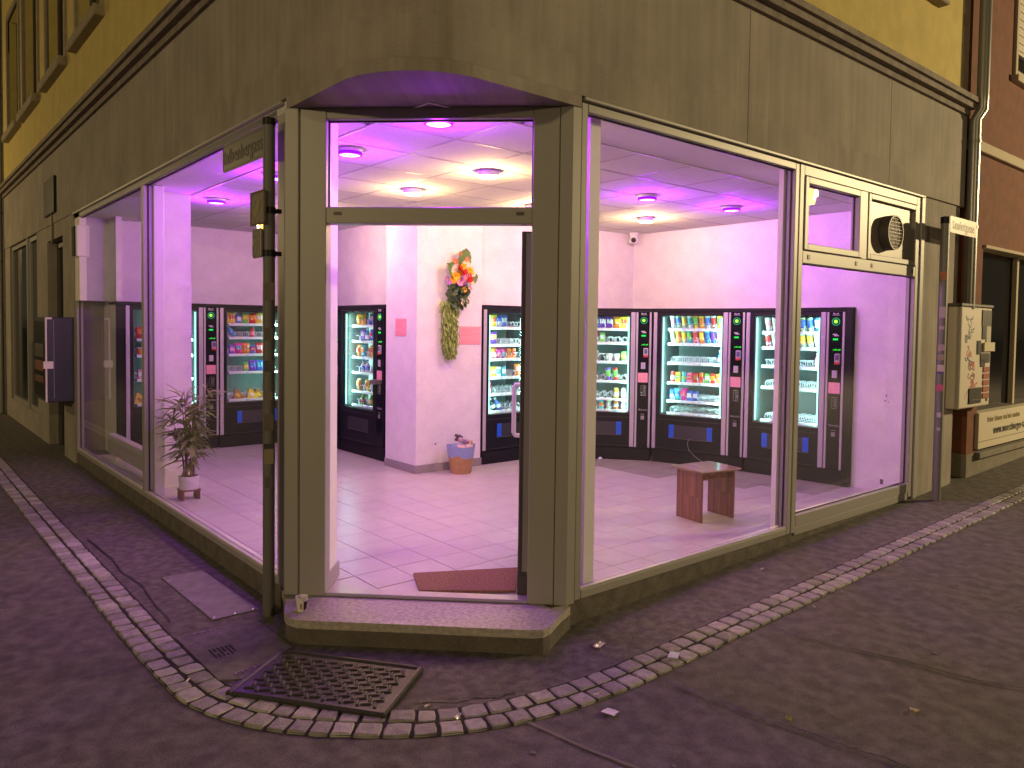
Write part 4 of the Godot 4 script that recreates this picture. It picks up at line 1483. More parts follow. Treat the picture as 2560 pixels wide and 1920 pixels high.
	lathe(st, [Vector2(0.0, 0.004), Vector2(0.017, 0.003), Vector2(0.019, 0.0)], 16, Transform3D(Basis(Vector3.RIGHT, PI / 2), Vector3(pc - 0.002, 1.634, 0.003)))
	obj("reader_light", st, glow("lime_light", Color(0.72, 1.0, 0.30), 1.5), cp)
	st = mb()
	ab(st, pc - 0.028, pc + 0.016, 1.500, 1.512, 0.003, 0.006)
	ab(st, pc - 0.014, pc + 0.03, 1.488, 1.498, 0.003, 0.006)
	obj("bank_card_sign", st, mats["pale_mark"], cp)
	st = mb()
	ab(st, pc - 0.026, pc + 0.024, 1.448, 1.466, 0.003, 0.007, 0.003)
	obj("green_light_bar", st, glow("green_light", Color(0.08, 0.95, 0.35), 1.3), cp)
	st = mb()
	for k in 6: ab(st, pc - 0.024 + k * 0.013, pc - 0.024 + k * 0.013 + 0.009, 1.346 + 0.002 * (k % 2), 1.354 + 0.004 * (k % 3), 0.003, 0.0045)
	obj("display_light", st, glow("green_text", Color(0.2, 1.0, 0.25), 1.2), cp)
	st = mb()
	ab(st, pc + 0.002, pc + 0.054, 1.215, 1.315, 0.003, 0.03, 0.006)
	var cr := obj("card_reader", st, M_silver, cp)
	obj("reader_screen", boxm(Vector3(0.036, 0.055, 0.003), 0.001), mat("violet_screen", lin(0.16, 0.12, 0.25), 0.2), cr, Vector3(pc + 0.028, 1.277, 0.031))
	obj("red_strip", boxm(Vector3(0.05, 0.024, 0.004), 0.001), mat("red_strip", lin(0.6, 0.06, 0.05), 0.5), cr, Vector3(pc + 0.028, 1.222, 0.0315))
	st = mb()
	ab(st, pc - 0.026, pc + 0.026, 1.072, 1.148, 0.003, 0.008, 0.002)
	var kp := obj("keypad", st, mat("grey_keypad", lin(0.42, 0.40, 0.42), 0.5), cp)
	st = mb()
	for i in 3:
		for j in 4: ab(st, pc - 0.021 + i * 0.015, pc - 0.021 + i * 0.015 + 0.012, 1.078 + j * 0.017, 1.078 + j * 0.017 + 0.013, 0.008, 0.0105, 0.001)
	obj("keys", st, mat("light_keys", lin(0.6, 0.58, 0.6), 0.5), kp)
	obj("pink_notice", sheet(0.112, 0.11), printed("pink_notice", notice_image(5, 128, 128, Color(0.93, 0.66, 0.68), Color(0.78, 0.36, 0.38), 2)), cp, Vector3(pc - 0.002, 0.972, 0.0042))
	st = mb()
	frame4(st, pc - 0.022, pc + 0.034, 0.765, 0.88, 0.005, 0.003, 0.009, 0.002)
	ab(st, pc + 0.002, pc + 0.008, 0.782, 0.866, 0.003, 0.010, 0.001)
	ab(st, pc + 0.016, pc + 0.022, 0.782, 0.866, 0.003, 0.010, 0.001)
	obj("coin_slot", st, mat("polished_slot", lin(0.55, 0.55, 0.56), 0.25, 0.8), cp)
	text("lettering", "Vendo", 0.032, mat("grey_lettering", lin(0.25, 0.25, 0.26), 0.5), cp, Vector3(pc + 0.012, 0.597, 0.004))
	st = mb()
	lathe(st, [Vector2(0.009, 0.0), Vector2(0.009, 0.006), Vector2(0.0, 0.007)], 12, Transform3D(Basis(Vector3.RIGHT, PI / 2), Vector3(pc - 0.036, 0.60, 0.003)))
	obj("lock", st, mats["polished_slot"], cp)
	st = mb()
	ab(st, pc - 0.018, pc + 0.022, 0.485, 0.53, 0.003, 0.010, 0.003)
	ab(st, pc - 0.018, pc + 0.022, 0.545, 0.551, 0.003, 0.006)
	obj("coin_return", st, mat("return_cup", lin(0.28, 0.27, 0.27), 0.4, 0.4), cp)
	if not trims:
		obj("payment_box", boxm(Vector3(0.11, 0.05, 0.10), 0.006), mat("grey_box", lin(0.14, 0.13, 0.13), 0.5), cp, Vector3(pc, 0.90, 0.05))
		st = mb()
		for k in 9:
			for yy in [0.19, 0.535, 1.71]: bx(st, Vector3(0.06 + k * (W - 0.12) / 8, yy, 0.003), Vector3(0.008, 0.008, 0.004), 0.001)
		obj("rivets", st, mats["polished_slot"], o)

func machines() -> void:
	var pts := []
	for i in 56:
		var a := TAU * i / 11.0
		pts.append(Vector3(0.034 * sin(a), 0.034 * cos(a), -0.30 * i / 55.0))
	var st := mb()
	tube(st, pts, 0.0040, 4, false)
	coil_mesh = st.commit()
	mat("seam_grey", lin(0.07, 0.07, 0.075), 0.4)
	var Y6 := [1.532, 1.360, 1.150, 0.918, 0.712, 0.572]
	machine(Vector2(0.385, -6.47), Vector2(1, 0), 1.045, "leftmost black vending machine, half hidden by the white window column", "leftmost machine", [1.34, 1.15, 0.865, 0.578],
		["bRO bTW bLW bWN . . .", "uO . pWP bPR . . .", "kPW kBW kBW kWG kWG . .", "wYN wNW wYN wWN . . ."], true, [false, true])
	machine(Vector2(1.440, -6.45), Vector2(1, 0), 1.06, "black vending machine behind the potted bamboo palm", "machine behind the palm", [1.532, 1.362, 1.148, 0.926, 0.578],
		["bYR kBW bGY bRO bYW bBW .", "gTB . . aRP . bLY .", "kVP bMT bON kBR bRW . .", ". . kGY bVB bBT . .", ". wNY . wYW wNY . ."], true, [false, true])
	machine(Vector2(2.56, -6.43), Vector2(0, 1), 0.935, "black vending machine in the left rear corner, only its control panel showing through the door", "corner machine", [1.532, 1.15, 0.72], [". . . . .", ". . . . .", ". . . . ."], false, [true, false])
	machine(Vector2(2.56, -5.48), Vector2(0, 1), 1.045, "black riveted vending machine directly left of the pillar with the flowers", "machine left of the pillar", [1.532, 1.345, 1.155, 0.970, 0.745, 0.575],
		["bOY bYG . bBW bYO kGW", ". bVW aTW bBR . .", "bOR bTY . bYR pBW .", ". aWB aWB . aWT aWT", "bNO . bYN . cWK cWK", ". aGR . aGY aTG aOR"], false, [true, false])
	machine(Vector2(3.342, -3.63), Vector2(1, 0), 1.035, "black vending machine right of the pillar, cut off by the door post", "machine right of the pillar", [1.53, 1.333, 1.172, 0.962, 0.772, 0.575],
		["bOY bYR pBW bBL . . . .", "bVY bVY . . . . . .", "pLW pOW pMP pMT kON kOR . kBW", "kYN kYW kWT kTW . . bOW .", "bPR . . . . . . .", ". gKW gBW . . . . ."])
	machine(Vector2(4.455, -3.52), Vector2(0.588, 0.809), 1.035, "black vending machine standing slantwise across the rear corner under the camera", "slanted corner machine", [1.533, 1.368, 1.145, 0.915, 0.705, 0.572],
		["bBY bVY bBW bVW bVW bOY bYR", ". . pMW kGL . . .", ". . pWO uKW uWY uWN kGY", ". tGR tGR . tGV tGR .", ". . . . . cYW cWL", ". . . cTO cLW cOW cPW"], true, [true, true])
	machine(Vector2(5.082, -2.668), Vector2(0.286, 0.958), 1.05, "black vending machine behind the wooden stool", "machine behind the stool", [1.54, 1.372, 1.150, 0.924, 0.715, 0.572],
		["tPW tBL tYL tTW tGY tOY tBW tRW tGY", "tLW tOY tYL tGT tRP tYO tBT tVB tPW", ". . . . . . . . aBW", "cRW kYG cTG kPR kRN cOR kGL kRO kYO", "pBW bTB bMR kBW kBW . . . .", ". . . . . . . . ."])
	machine(Vector2(5.395, -1.655), Vector2(0.118, 0.993), 1.035, "rightmost black vending machine beside the bare white wall", "rightmost machine", [1.52, 1.355, 1.157, 0.932, 0.578],
		["tPW tLW tRW tOW tYW tBL tBL tWB", "tRW tLW . tYL tGY tYL tYL tWL", ". . uO kGW . . . aPW", ". . . . . . . .", ". . . . . . . ."])

# ------------------------------------------------------------------ lamps
func downlight(at: Vector3, purple: bool, label: String, e: float, drop := 0.042, rad := 0.085, cone := 86.0) -> void:
	var o := thing("ceiling_lamp", label, "lamp", at, 0.0, "round purple ceiling lamps" if purple else "round warm ceiling lamps")
	var st := mb()
	lathe(st, [Vector2(0.0, drop), Vector2(rad, drop), Vector2(rad, 0.024)], 28)
	obj("housing", st, mat("lamp_housing", lin(0.06, 0.055, 0.06), 0.5) if drop > 0.1 else M_white, o)
	st = mb()
	lathe(st, [Vector2(rad, 0.0238), Vector2(rad + 0.002, 0.018), Vector2(rad, 0.004), Vector2(rad - 0.012, 0.0), Vector2(rad - 0.014, 0.006)], 28)
	obj("lamp_rim", st, glow("violet_lamp_rim", Color(0.66, 0.0, 1.0), 1.1) if purple else M_white, o)
	st = mb()
	lathe(st, [Vector2(0.0, 0.004), Vector2(rad - 0.014, 0.005)], 28)
	obj("lamp_diffuser", st, glow("violet_lamp", Color(0.80, 0.52, 1.0), 7.0) if purple else glow("warm_lamp", Color(1.0, 0.86, 0.6), 6.0), o)
	omni(o, Vector3(0, -0.03, 0), PURPLE if purple else WARM, e * (0.18 if purple else 0.262), 0.055)

func ceiling_lamps() -> void:
	var h := CEIL - 0.045
	for q in [[0.70, -1.74, true, "purple ceiling lamp just inside the door, left of the entrance", 6.0], [0.68, -2.92, true, "purple ceiling lamp seen between the sign pole and the door post", 7.0], [0.74, -4.50, true, "purple ceiling lamp in front of the left window column", 9.0],
			[3.53, -1.50, true, "purple ceiling lamp above the wooden stool, nearer to the door", 6.0], [4.59, -1.335, true, "purple ceiling lamp nearest to the rightmost vending machine", 7.5],
			[1.84, -1.66, false, "warm ceiling lamp seen through the fanlight on its right side", 4.4], [1.84, -2.735, false, "warm ceiling lamp seen through the fanlight left of its middle", 4.4], [4.59, -2.40, false, "warm ceiling lamp near the dome camera in the corner", 5.5],
			[1.84, -4.55, false, "warm ceiling lamp over the left rear of the shop hidden behind the door post", 4.6], [3.18, -2.62, false, "warm ceiling lamp over the middle of the shop hidden behind the right door post", 4.5]]:
		downlight(Vector3(q[0], h, q[1]), q[2], q[3], q[4])
	downlight(Vector3(0.70, h, -0.675), true, "purple ceiling lamp right behind the fanlight over the door", 6.5)

func lantern(at: Vector3, ground_y: float, label: String, e: float, group := "street lanterns") -> void:
	var o := thing("street_lantern", label, "street lantern", Vector3(at.x, ground_y, at.z), 0.0, group)
	var h := at.y - ground_y
	var iron := mat("lantern_iron", lin(0.03, 0.035, 0.03), 0.5, 0.3)
	var st := mb()
	lathe(st, [Vector2(0.14, 0.0), Vector2(0.14, 0.25), Vector2(0.08, 0.4), Vector2(0.055, 1.0), Vector2(0.045, h - 0.34), Vector2(0.09, h - 0.30), Vector2(0.0, h - 0.29)], 14)
	obj("post", st, iron, o)
	st = mb()
	var r0 := 0.13
	var r1 := 0.235
	for k in 6:
		var a0 := TAU * k / 6 + 0.2
		var a1 := TAU * (k + 1) / 6 + 0.2
		var sh := 0.93
		quad(st, Vector3(r0 * cos(a0 + 0.05), h - 0.27, r0 * sin(a0 + 0.05)), Vector3(r0 * cos(a1 - 0.05), h - 0.27, r0 * sin(a1 - 0.05)), Vector3(r1 * cos(a1 - 0.05), h + 0.17, r1 * sin(a1 - 0.05)), Vector3(r1 * cos(a0 + 0.05), h + 0.17, r1 * sin(a0 + 0.05)), Vector3(cos((a0 + a1) / 2), 0, sin((a0 + a1) / 2)))
	obj("lantern_glass", st, glow("lantern_glass_glow", Color(1.0, 0.72, 0.22), 30.0), o)
	st = mb()
	lathe(st, [Vector2(0.0, -0.06), Vector2(0.05, -0.03), Vector2(0.06, 0.02), Vector2(0.0, 0.07)], 12, Transform3D(Basis(), Vector3(0, h + 0.02, 0)))
	obj("lantern_bulb", st, glow("lantern_bulb_glow", Color(1.0, 0.85, 0.5), 120.0), o)
	st = mb()
	lathe(st, [Vector2(0.24, h + 0.175), Vector2(0.26, h + 0.19), Vector2(0.12, h + 0.36), Vector2(0.03, h + 0.44), Vector2(0.0, h + 0.5)], 12)
	obj("roof", st, iron, o)
	omni(o, Vector3(0, h + 0.02, 0), Color(1.0, 0.885, 0.66), e, 0.2)

func lanterns() -> void:
	lantern(Vector3(17.2, 5.16, 7.38), 0.1, "lit street lantern across the right street, mirrored in the small top window", 175.0)
	lantern(Vector3(-5.4, 3.9, -15.0), -0.14, "lit street lantern far down the left street, mirrored in the left shop window", 12.0)
	lantern(Vector3(-3.0, 4.8, 15.0), -0.14, "lit street lantern on the square behind the viewer", 27.0)
	lantern(Vector3(-12.0, 4.6, 2.0), -0.14, "lit street lantern on the far side of the left street mouth", 34.0)

# ------------------------------------------------------------------ street furniture
func sticker(parent: Node, at: Vector3, w: float, h: float, c: Color, face: float, called := "sticker") -> void:
	obj(called, boxm(Vector3(w, h, 0.0012), 0.0), mat("sticker_%s" % c.to_html(false), c, 0.6), parent, at, Vector3(0, face, 0))

func street_things() -> void:
	var galv := mat("dull_post_paint", lin(0.13, 0.125, 0.12), 0.55, 0.1)
	# left pole: on the camera's ray, close before the left front
	var lp := thing("sign_post", "dark sign post covered in sticker remains left of the door", "sign post", Vector3(-0.085, -0.14, -1.205))
	var st := mb()
	tube(st, [Vector3(0, 0, 0), Vector3(0, 2.80, 0)], 0.033, 10)
	obj("post", st, galv, lp)
	st = mb()
	lathe(st, [Vector2(0.036, 2.79), Vector2(0.036, 2.83), Vector2(0.0, 2.835)], 12)
	obj("cap", st, M_black, lp)
	var toward := atan2(-1.792 + 0.085, 2.972 + 1.205)
	var fx := sin(toward)
	var fz := cos(toward)
	for q in [[1.86, 0.05, 0.10, lin(0.13, 0.11, 0.09)], [1.62, 0.045, 0.07, lin(0.10, 0.09, 0.08)], [1.44, 0.05, 0.06, lin(0.06, 0.06, 0.06)], [1.27, 0.04, 0.05, lin(0.16, 0.13, 0.1)], [1.12, 0.05, 0.09, lin(0.11, 0.09, 0.07)], [0.985, 0.055, 0.028, lin(0.03, 0.03, 0.03)], [0.925, 0.05, 0.085, lin(0.22, 0.19, 0.11)], [0.78, 0.04, 0.06, lin(0.09, 0.08, 0.07)]]:
		sticker(lp, Vector3(fx * 0.034, q[0], fz * 0.034), q[1], q[2], q[3], toward)
	for yy in [2.315, 2.075]:
		st = mb()
		lathe(st, [Vector2(0.035, yy - 0.018), Vector2(0.038, yy - 0.018), Vector2(0.038, yy + 0.018), Vector2(0.035, yy + 0.018)], 12)
		bx(st, Vector3(0.052, yy, 0.012), Vector3(0.03, 0.025, 0.02), 0.003)
		obj("clamp", st, M_black, lp)
	var sign_back := mat("enamel_sign", lin(0.105, 0.097, 0.082), 0.45)
	var lf := -PI / 2
	var s1 := thing("street_name_sign", "street name plate on the left sign post in front of the window", "street sign", Vector3(-0.085, 2.575, -1.585), lf)
	st = mb()
	slab(st, rrect(0.70, 0.172, 0.022), -0.004, 0.004)
	obj("plate", st, sign_back, s1)
	st = mb()
	var rr := rrect(0.675, 0.15, 0.016, 5)
	for i in rr.size():
		var a := rr[i]
		var b := rr[(i + 1) % rr.size()]
		tube(st, [Vector3(a.x, a.y, 0.0046), Vector3(b.x, b.y, 0.0046)], 0.0014, 4, false)
	var ink := mat("sign_ink", lin(0.035, 0.03, 0.03), 0.5)
	obj("border_line", st, ink, s1)
	text("lettering", "Kolbenbergasse", 0.112, ink, s1, Vector3(0.0, -0.004, 0.005), Vector3.ZERO, true, 0.82)
	var p1 := thing("small_plate", "larger weathered plate with a peeled sticker on the left sign post", "plate", Vector3(-0.128, 2.19, -1.255), lf)
	st = mb()
	slab(st, rrect(0.205, 0.19, 0.022), -0.004, 0.004)
	obj("plate", st, surf("weathered_plate", mottled("plate", 128, Color(0.06, 0.05, 0.04), Color(0.20, 0.165, 0.11), 0.05, 0.2, 0.6, 0.3), 5.0, 0.6), p1)
	st = mb()
	frame4(st, -0.103, 0.103, -0.095, 0.095, 0.012, 0.004, 0.006, 0.001)
	obj("rim", st, mat("rusty_rim", lin(0.12, 0.06, 0.04), 0.7), p1)
	st = mb()
	slab(st, PackedVector2Array([Vector2(-0.06, -0.03), Vector2(-0.03, 0.0), Vector2(0.0, 0.045), Vector2(0.035, 0.04), Vector2(0.03, -0.01), Vector2(-0.01, -0.045), Vector2(-0.045, -0.05)]), 0.004, 0.0055)
	obj("peeled_sticker", st, mat("peeled_paper", lin(0.27, 0.24, 0.14), 0.8), p1)
	var p2 := thing("small_plate", "narrow weathered plate under the larger one on the left sign post", "plate", Vector3(-0.128, 1.993, -1.262), lf)
	st = mb()
	slab(st, rrect(0.135, 0.165, 0.02), -0.004, 0.004)
	obj("plate", st, mats["weathered_plate"], p2)
	st = mb()
	ab(st, 0.056, 0.061, -0.065, 0.07, 0.004, 0.006)
	ab(st, -0.055, -0.049, -0.01, 0.03, 0.004, 0.006)
	obj("worn_edge_line", st, mat("worn_edge_pale", lin(0.4, 0.34, 0.24), 0.5), p2)
	# right pole with its sign
	var rp := thing("sign_post", "grey sign post with bright stickers before the white cigarette machine", "sign post", Vector3(5.70, gy(5.7), 0.185))
	st = mb()
	tube(st, [Vector3(0, 0, 0), Vector3(0, 2.56, 0)], 0.038, 12)
	obj("post", st, mat("grey_post", lin(0.2, 0.2, 0.2), 0.5, 0.4), rp)
	st = mb()
	lathe(st, [Vector2(0.041, 2.55), Vector2(0.041, 2.61), Vector2(0.0, 2.62)], 12)
	obj("cap", st, M_black, rp)
	var t2 := atan2(-1.792 - 5.7, 2.972 - 0.185)
	for q in [[2.07, 0.05, 0.08, lin(0.5, 0.16, 0.08)], [2.05, 0.03, 0.03, lin(0.6, 0.55, 0.45)], [1.74, 0.05, 0.10, lin(0.45, 0.42, 0.36)], [1.60, 0.04, 0.03, lin(0.4, 0.36, 0.3)], [1.42, 0.055, 0.055, lin(0.4, 0.34, 0.3)], [1.33, 0.05, 0.05, lin(0.35, 0.3, 0.2)], [1.23, 0.055, 0.06, lin(0.55, 0.5, 0.42)], [1.185, 0.055, 0.016, lin(0.08, 0.08, 0.3)], [1.05, 0.05, 0.06, lin(0.6, 0.1, 0.22)], [0.80, 0.035, 0.045, lin(0.5, 0.45, 0.5)], [0.67, 0.03, 0.03, lin(0.4, 0.36, 0.4)]]:
		sticker(rp, Vector3(sin(t2) * 0.0385, q[0], cos(t2) * 0.0385), q[1], q[2], q[3], t2)
	var s2 := thing("street_name_sign", "cream street name plate on the right sign post beside the rain pipe", "street sign", Vector3(6.085, 2.535, 0.20), 0.0)
	st = mb()
	slab(st, rrect(0.64, 0.15, 0.012), -0.004, 0.004)
	obj("plate", st, mat("cream_enamel", lin(0.52, 0.47, 0.36), 0.4), s2)
	text("lettering", "Sandertgasse", 0.105, mat("sign_brown", lin(0.14, 0.10, 0.05), 0.5), s2, Vector3(0.0, -0.004, 0.0045), Vector3.ZERO, true, 0.8)
	# white cigarette machine with graffiti
	var cg := thing("cigarette_machine", "white wall mounted cigarette machine scrawled with red and black graffiti", "cigarette machine", Vector3(6.775, 1.29, 0.0))
	var cream := mat("cream_enamel_case", lin(0.60, 0.55, 0.46), 0.45)
	obj("case", boxm(Vector3(0.84, 1.02, 0.14), 0.012), cream, cg, Vector3(0, 0, 0.045))
	obj("top_rail", boxm(Vector3(0.87, 0.03, 0.16), 0.005), M_alu_dark, cg, Vector3(0, 0.526, 0.045))
	var im := Image.create(256, 320, false, Image.FORMAT_RGB8)
	im.fill(Color(0.80, 0.77, 0.71))
	var r := RandomNumberGenerator.new()
	r.seed = 31
	var inks := [Color(0.13, 0.12, 0.16), Color(0.62, 0.18, 0.12), Color(0.40, 0.13, 0.12), Color(0.2, 0.2, 0.24)]
	for q in [[62, 46, 3, 55, 36], [80, 80, 0, 40, 30], [40, 96, 3, 18, 22], [70, 140, 1, 40, 30], [64, 170, 0, 50, 22], [78, 192, 2, 62, 30], [90, 184, 1, 80, 16], [84, 225, 2, 60, 26], [110, 236, 1, 80, 20], [120, 262, 1, 60, 30]]:
		var pos := Vector2(q[0], q[1])
		var dirn := r.randf() * TAU
		for k in 150:
			dirn += r.randf_range(-0.9, 0.9)
			pos += Vector2(cos(dirn), sin(dirn) * 0.8) * 2.0
			if absf(pos.x - q[0]) > q[3] * 0.6 or absf(pos.y - q[1]) > q[4] * 0.6: dirn = (Vector2(q[0], q[1]) - pos).angle()
			im.fill_rect(Rect2i(int(pos.x), int(pos.y), 3, 3), inks[q[2]])
	for k in 60:
		var a := k / 60.0
		im.fill_rect(Rect2i(int(40 + 130 * a), int(292 - sin(PI * a) * 40), 3, 3), inks[1])
	obj("graffiti_front", sheet(0.80, 0.98), printed("graffiti_print", ImageTexture.create_from_image(im), 0.5), cg, Vector3(0, 0, 0.1165))
	for q in [[0.255, 0.40, 0.26, 0.17, lin(0.07, 0.07, 0.06)], [0.20, 0.25, 0.12, 0.13, lin(0.05, 0.05, 0.05)], [0.31, 0.23, 0.12, 0.19, lin(0.5, 0.46, 0.36)], [0.06, 0.10, 0.10, 0.14, lin(0.03, 0.04, 0.05)], [0.24, -0.01, 0.26, 0.10, lin(0.06, 0.05, 0.05)], [0.18, -0.06, 0.12, 0.08, lin(0.05, 0.04, 0.05)]]:
		obj("button_panel", boxm(Vector3(q[2], q[3], 0.008), 0.002), mat("cig_%s" % q[4].to_html(false), q[4], 0.4), cg, Vector3(q[0], q[1], 0.121))
	obj("price_plate", boxm(Vector3(0.30, 0.095, 0.012), 0.003), mat("cream_plate", lin(0.55, 0.5, 0.33), 0.5), cg, Vector3(0.31, 0.105, 0.135))
	for k in 5: obj("brand_button", boxm(Vector3(0.17, 0.055, 0.012), 0.003), mat("rust_red_button", lin(0.30, 0.075, 0.04), 0.5), cg, Vector3(0.285, -0.13 - k * 0.068, 0.121))
	obj("delivery_tray", boxm(Vector3(0.33, 0.16, 0.01), 0.003), M_dark, cg, Vector3(-0.01, -0.39, 0.122))
	obj("tray_bar", boxm(Vector3(0.28, 0.01, 0.006), 0.001), M_alu_dark, cg, Vector3(-0.01, -0.43, 0.130))
	obj("lock", boxm(Vector3(0.03, 0.045, 0.008), 0.002), M_alu_dark, cg, Vector3(0.33, -0.44, 0.121))
	# dark cigarette machine on the left front, seen from the side
	var cl := thing("cigarette_machine", "dark navy wall mounted cigarette machine beyond the left shop window", "cigarette machine", Vector3(0.0, 1.09, -7.58), -PI / 2)
	obj("case", boxm(Vector3(0.86, 0.99, 0.29), 0.01), mat("navy_case", lin(0.035, 0.035, 0.065), 0.4), cl, Vector3(0, 0, 0.145))
	st = mb()
	ab(st, 0.40, 0.432, -0.49, 0.49, 0.285, 0.302, 0.003)
	ab(st, 0.395, 0.433, 0.47, 0.492, 0.235, 0.30, 0.003)
	obj("white_edge_strip", st, mat("white_strip", lin(0.75, 0.7, 0.72), 0.5), cl)
	obj("white_tag", boxm(Vector3(0.012, 0.085, 0.10), 0.002), mats["white_strip"], cl, Vector3(0.437, -0.06, 0.275))
	st = mb()
	ab(st, 0.428, 0.433, -0.45, 0.46, 0.215, 0.220, 0.001)
	obj("side_seam", st, M_alu, cl)
	obj("front_panel", boxm(Vector3(0.76, 0.9, 0.01), 0.003), M_black, cl, Vector3(-0.02, 0, 0.294))
	for q in [[0.1, 0.16, lin(0.06, 0.055, 0.05)], [-0.08, 0.12, lin(0.20, 0.07, 0.015)], [-0.24, 0.08, lin(0.14, 0.05, 0.012)]]:
		obj("button_panel", boxm(Vector3(0.6, q[1], 0.012), 0.003), mat("cigl_%s" % q[2].to_html(false), q[2], 0.5), cl, Vector3(0.02, q[0], 0.304))

# ------------------------------------------------------------------ covers, mats and litter on the ground
func ground_things() -> void:
	# rubber mat with a raised basket weave
	var g := gy(0) + 0.008
	var mt := thing("rubber_mat", "dark rubber mat with raised basket weave lying before the entrance step", "mat", Vector3(-0.205, g, -0.215), 0.0)
	var lx := Vector2(0.59, 0.807).normalized()
	mt.rotation.y = -atan2(lx.y, lx.x)
	var st := mb()
	var L := 0.77
	var Wd := 0.47
	bx(st, Vector3(0, 0.008, 0), Vector3(L, 0.016, Wd), 0.004)
	for s in [-1.0, 1.0]:
		bx(st, Vector3(s * (L / 2 - 0.014), 0.014, 0), Vector3(0.028, 0.026, Wd), 0.008)
		bx(st, Vector3(0, 0.014, s * (Wd / 2 - 0.012)), Vector3(L - 0.057, 0.026, 0.024), 0.008)
	var rub := surf("worn_rubber", mottled("rubber", 128, Color(0.025, 0.023, 0.022), Color(0.055, 0.05, 0.047), 0.05, 0.3, 0.5, 0.3), 4.0, 0.45, 0.05, false)
	obj("mat_base", st, rub, mt)
	st = mb()
	var cell := 0.041
	var nx := int((L - 0.08) / cell)
	var nz := int((Wd - 0.07) / cell)
	for i in nx:
		for j in nz:
			var c := Vector3((i - (nx - 1) / 2.0) * cell, 0.0185, (j - (nz - 1) / 2.0) * cell)
			var a := 0.35 if (i + j) % 2 == 0 else PI / 2 + 0.35
			bx(st, Vector3.ZERO, Vector3(0.050, 0.013, 0.016), 0.005, Transform3D(Basis(Vector3.UP, a), c))
	obj("raised_weave", st, rub, mt)
	# concrete cellar lid with a small grating
	var lid := thing("cellar_lid", "square concrete cellar lid with a small grating between gutter and step", "cellar cover", Vector3(0, gy(0), 0))
	var poly := PackedVector2Array([Vector2(-0.600, -1.19), Vector2(-0.588, -0.56), Vector2(-0.50, -0.505), Vector2(-0.222, -0.665), Vector2(-0.165, -0.70), Vector2(-0.175, -1.196)])
	st = mb()
	prism(st, poly, -0.03, 0.010)
	obj("lid_slab", st, surf("lid_concrete", mottled("lid", 256, Color(0.10, 0.09, 0.085), Color(0.18, 0.165, 0.155), 0.03, 0.2, 0.5, 0.25), 1.5, 0.85, 0.15), lid)
	st = mb()
	ab(st, -0.612, -0.601, -1.19, -0.54, -0.02, 0.016, 0.003)
	ab(st, -0.60, -0.175, -1.202, -1.197, -0.02, 0.011, 0.001)
	obj("steel_edge", st, mat("worn_steel", lin(0.13, 0.12, 0.12), 0.45, 0.5), lid)
	st = mb()
	for i in 6:
		for j in 5:
			if (i * 5 + j) % 11 == 7: continue
			bx(st, Vector3(-0.515 + i * 0.0205, 0.0102, -0.91 + j * 0.024), Vector3(0.012, 0.003, 0.017), 0.001)
	obj("grating_slots", st, M_dark, lid)
	for q in [[-0.485, -0.575, 0.2], [-0.425, -0.585, 0.2], [-0.49, -1.165, 0.0], [-0.44, -1.168, 0.0]]:
		st = mb()
		slab(st, rrect(0.045, 0.02, 0.0095), 0.0, 0.002, Transform3D(Basis(Vector3.RIGHT, -PI / 2), Vector3.ZERO))
		var lift := obj("lifting_eye", st, mat("pale_steel", lin(0.3, 0.27, 0.27), 0.4, 0.6), lid, Vector3(q[0], 0.0105, q[1]), Vector3(0, q[2], 0))
		st = mb()
		slab(st, rrect(0.03, 0.009, 0.0044), 0.0021, 0.0026, Transform3D(Basis(Vector3.RIGHT, -PI / 2), Vector3.ZERO))
		obj("eye_hole", st, M_dark, lift)
	# steel plate with bolts
	var sp := thing("steel_plate", "long grey steel cover plate with bolts beside the left shop window", "cover plate", Vector3(0, gy(0), 0))
	st = mb()
	prism(st, PackedVector2Array([Vector2(-0.385, -2.23), Vector2(-0.366, -1.31), Vector2(-0.10, -1.31), Vector2(-0.13, -2.22)]), -0.01, 0.012)
	obj("plate", st, surf("plate_steel", mottled("platesteel", 256, Color(0.13, 0.125, 0.115), Color(0.23, 0.22, 0.20), 0.02, 0.2, 0.5, 0.2), 1.4, 0.5, 0.05), sp)
	for q in [[-0.365, -2.18], [-0.36, -1.9], [-0.352, -1.62], [-0.347, -1.34], [-0.235, -1.33], [-0.125, -1.33], [-0.25, -2.19]]:
		st = mb()
		lathe(st, [Vector2(0.009, 0.0), Vector2(0.008, 0.003), Vector2(0.0, 0.004)], 10)
		obj("bolt", st, mats["polished_slot"], sp, Vector3(q[0], 0.012, q[1]))
	# paper cup on the step
	var cup := thing("paper_cup", "empty white paper coffee cup standing on the left end of the step", "cup", Vector3(-0.062, -0.001, -0.815))
	st = mb()
	lathe(st, [Vector2(0.0, 0.003), Vector2(0.0215, 0.003), Vector2(0.0315, 0.078), Vector2(0.0335, 0.079), Vector2(0.034, 0.076), Vector2(0.0325, 0.0745), Vector2(0.0228, 0.0), Vector2(0.0, 0.0)], 28)
	obj("cup_wall", st, mat("paper_white", lin(0.68, 0.64, 0.60), 0.6), cup)
	st = mb()
	var a0 := 0.35
	for k in 8:
		var b0 := a0 + k * 0.16
		var b1 := b0 + 0.16
		var pr := [[0.0238, 0.008], [0.0308, 0.058]]
		quad(st, Vector3(pr[0][0] * cos(b0), pr[0][1], pr[0][0] * sin(b0)), Vector3(pr[0][0] * cos(b1), pr[0][1], pr[0][0] * sin(b1)), Vector3(pr[1][0] * cos(b1), pr[1][1], pr[1][0] * sin(b1)), Vector3(pr[1][0] * cos(b0), pr[1][1], pr[1][0] * sin(b0)), Vector3(cos(b0), 0, sin(b0)))
	obj("brown_print", st, mat("coffee_print", lin(0.05, 0.022, 0.015), 0.6), cup)
	st = mb()
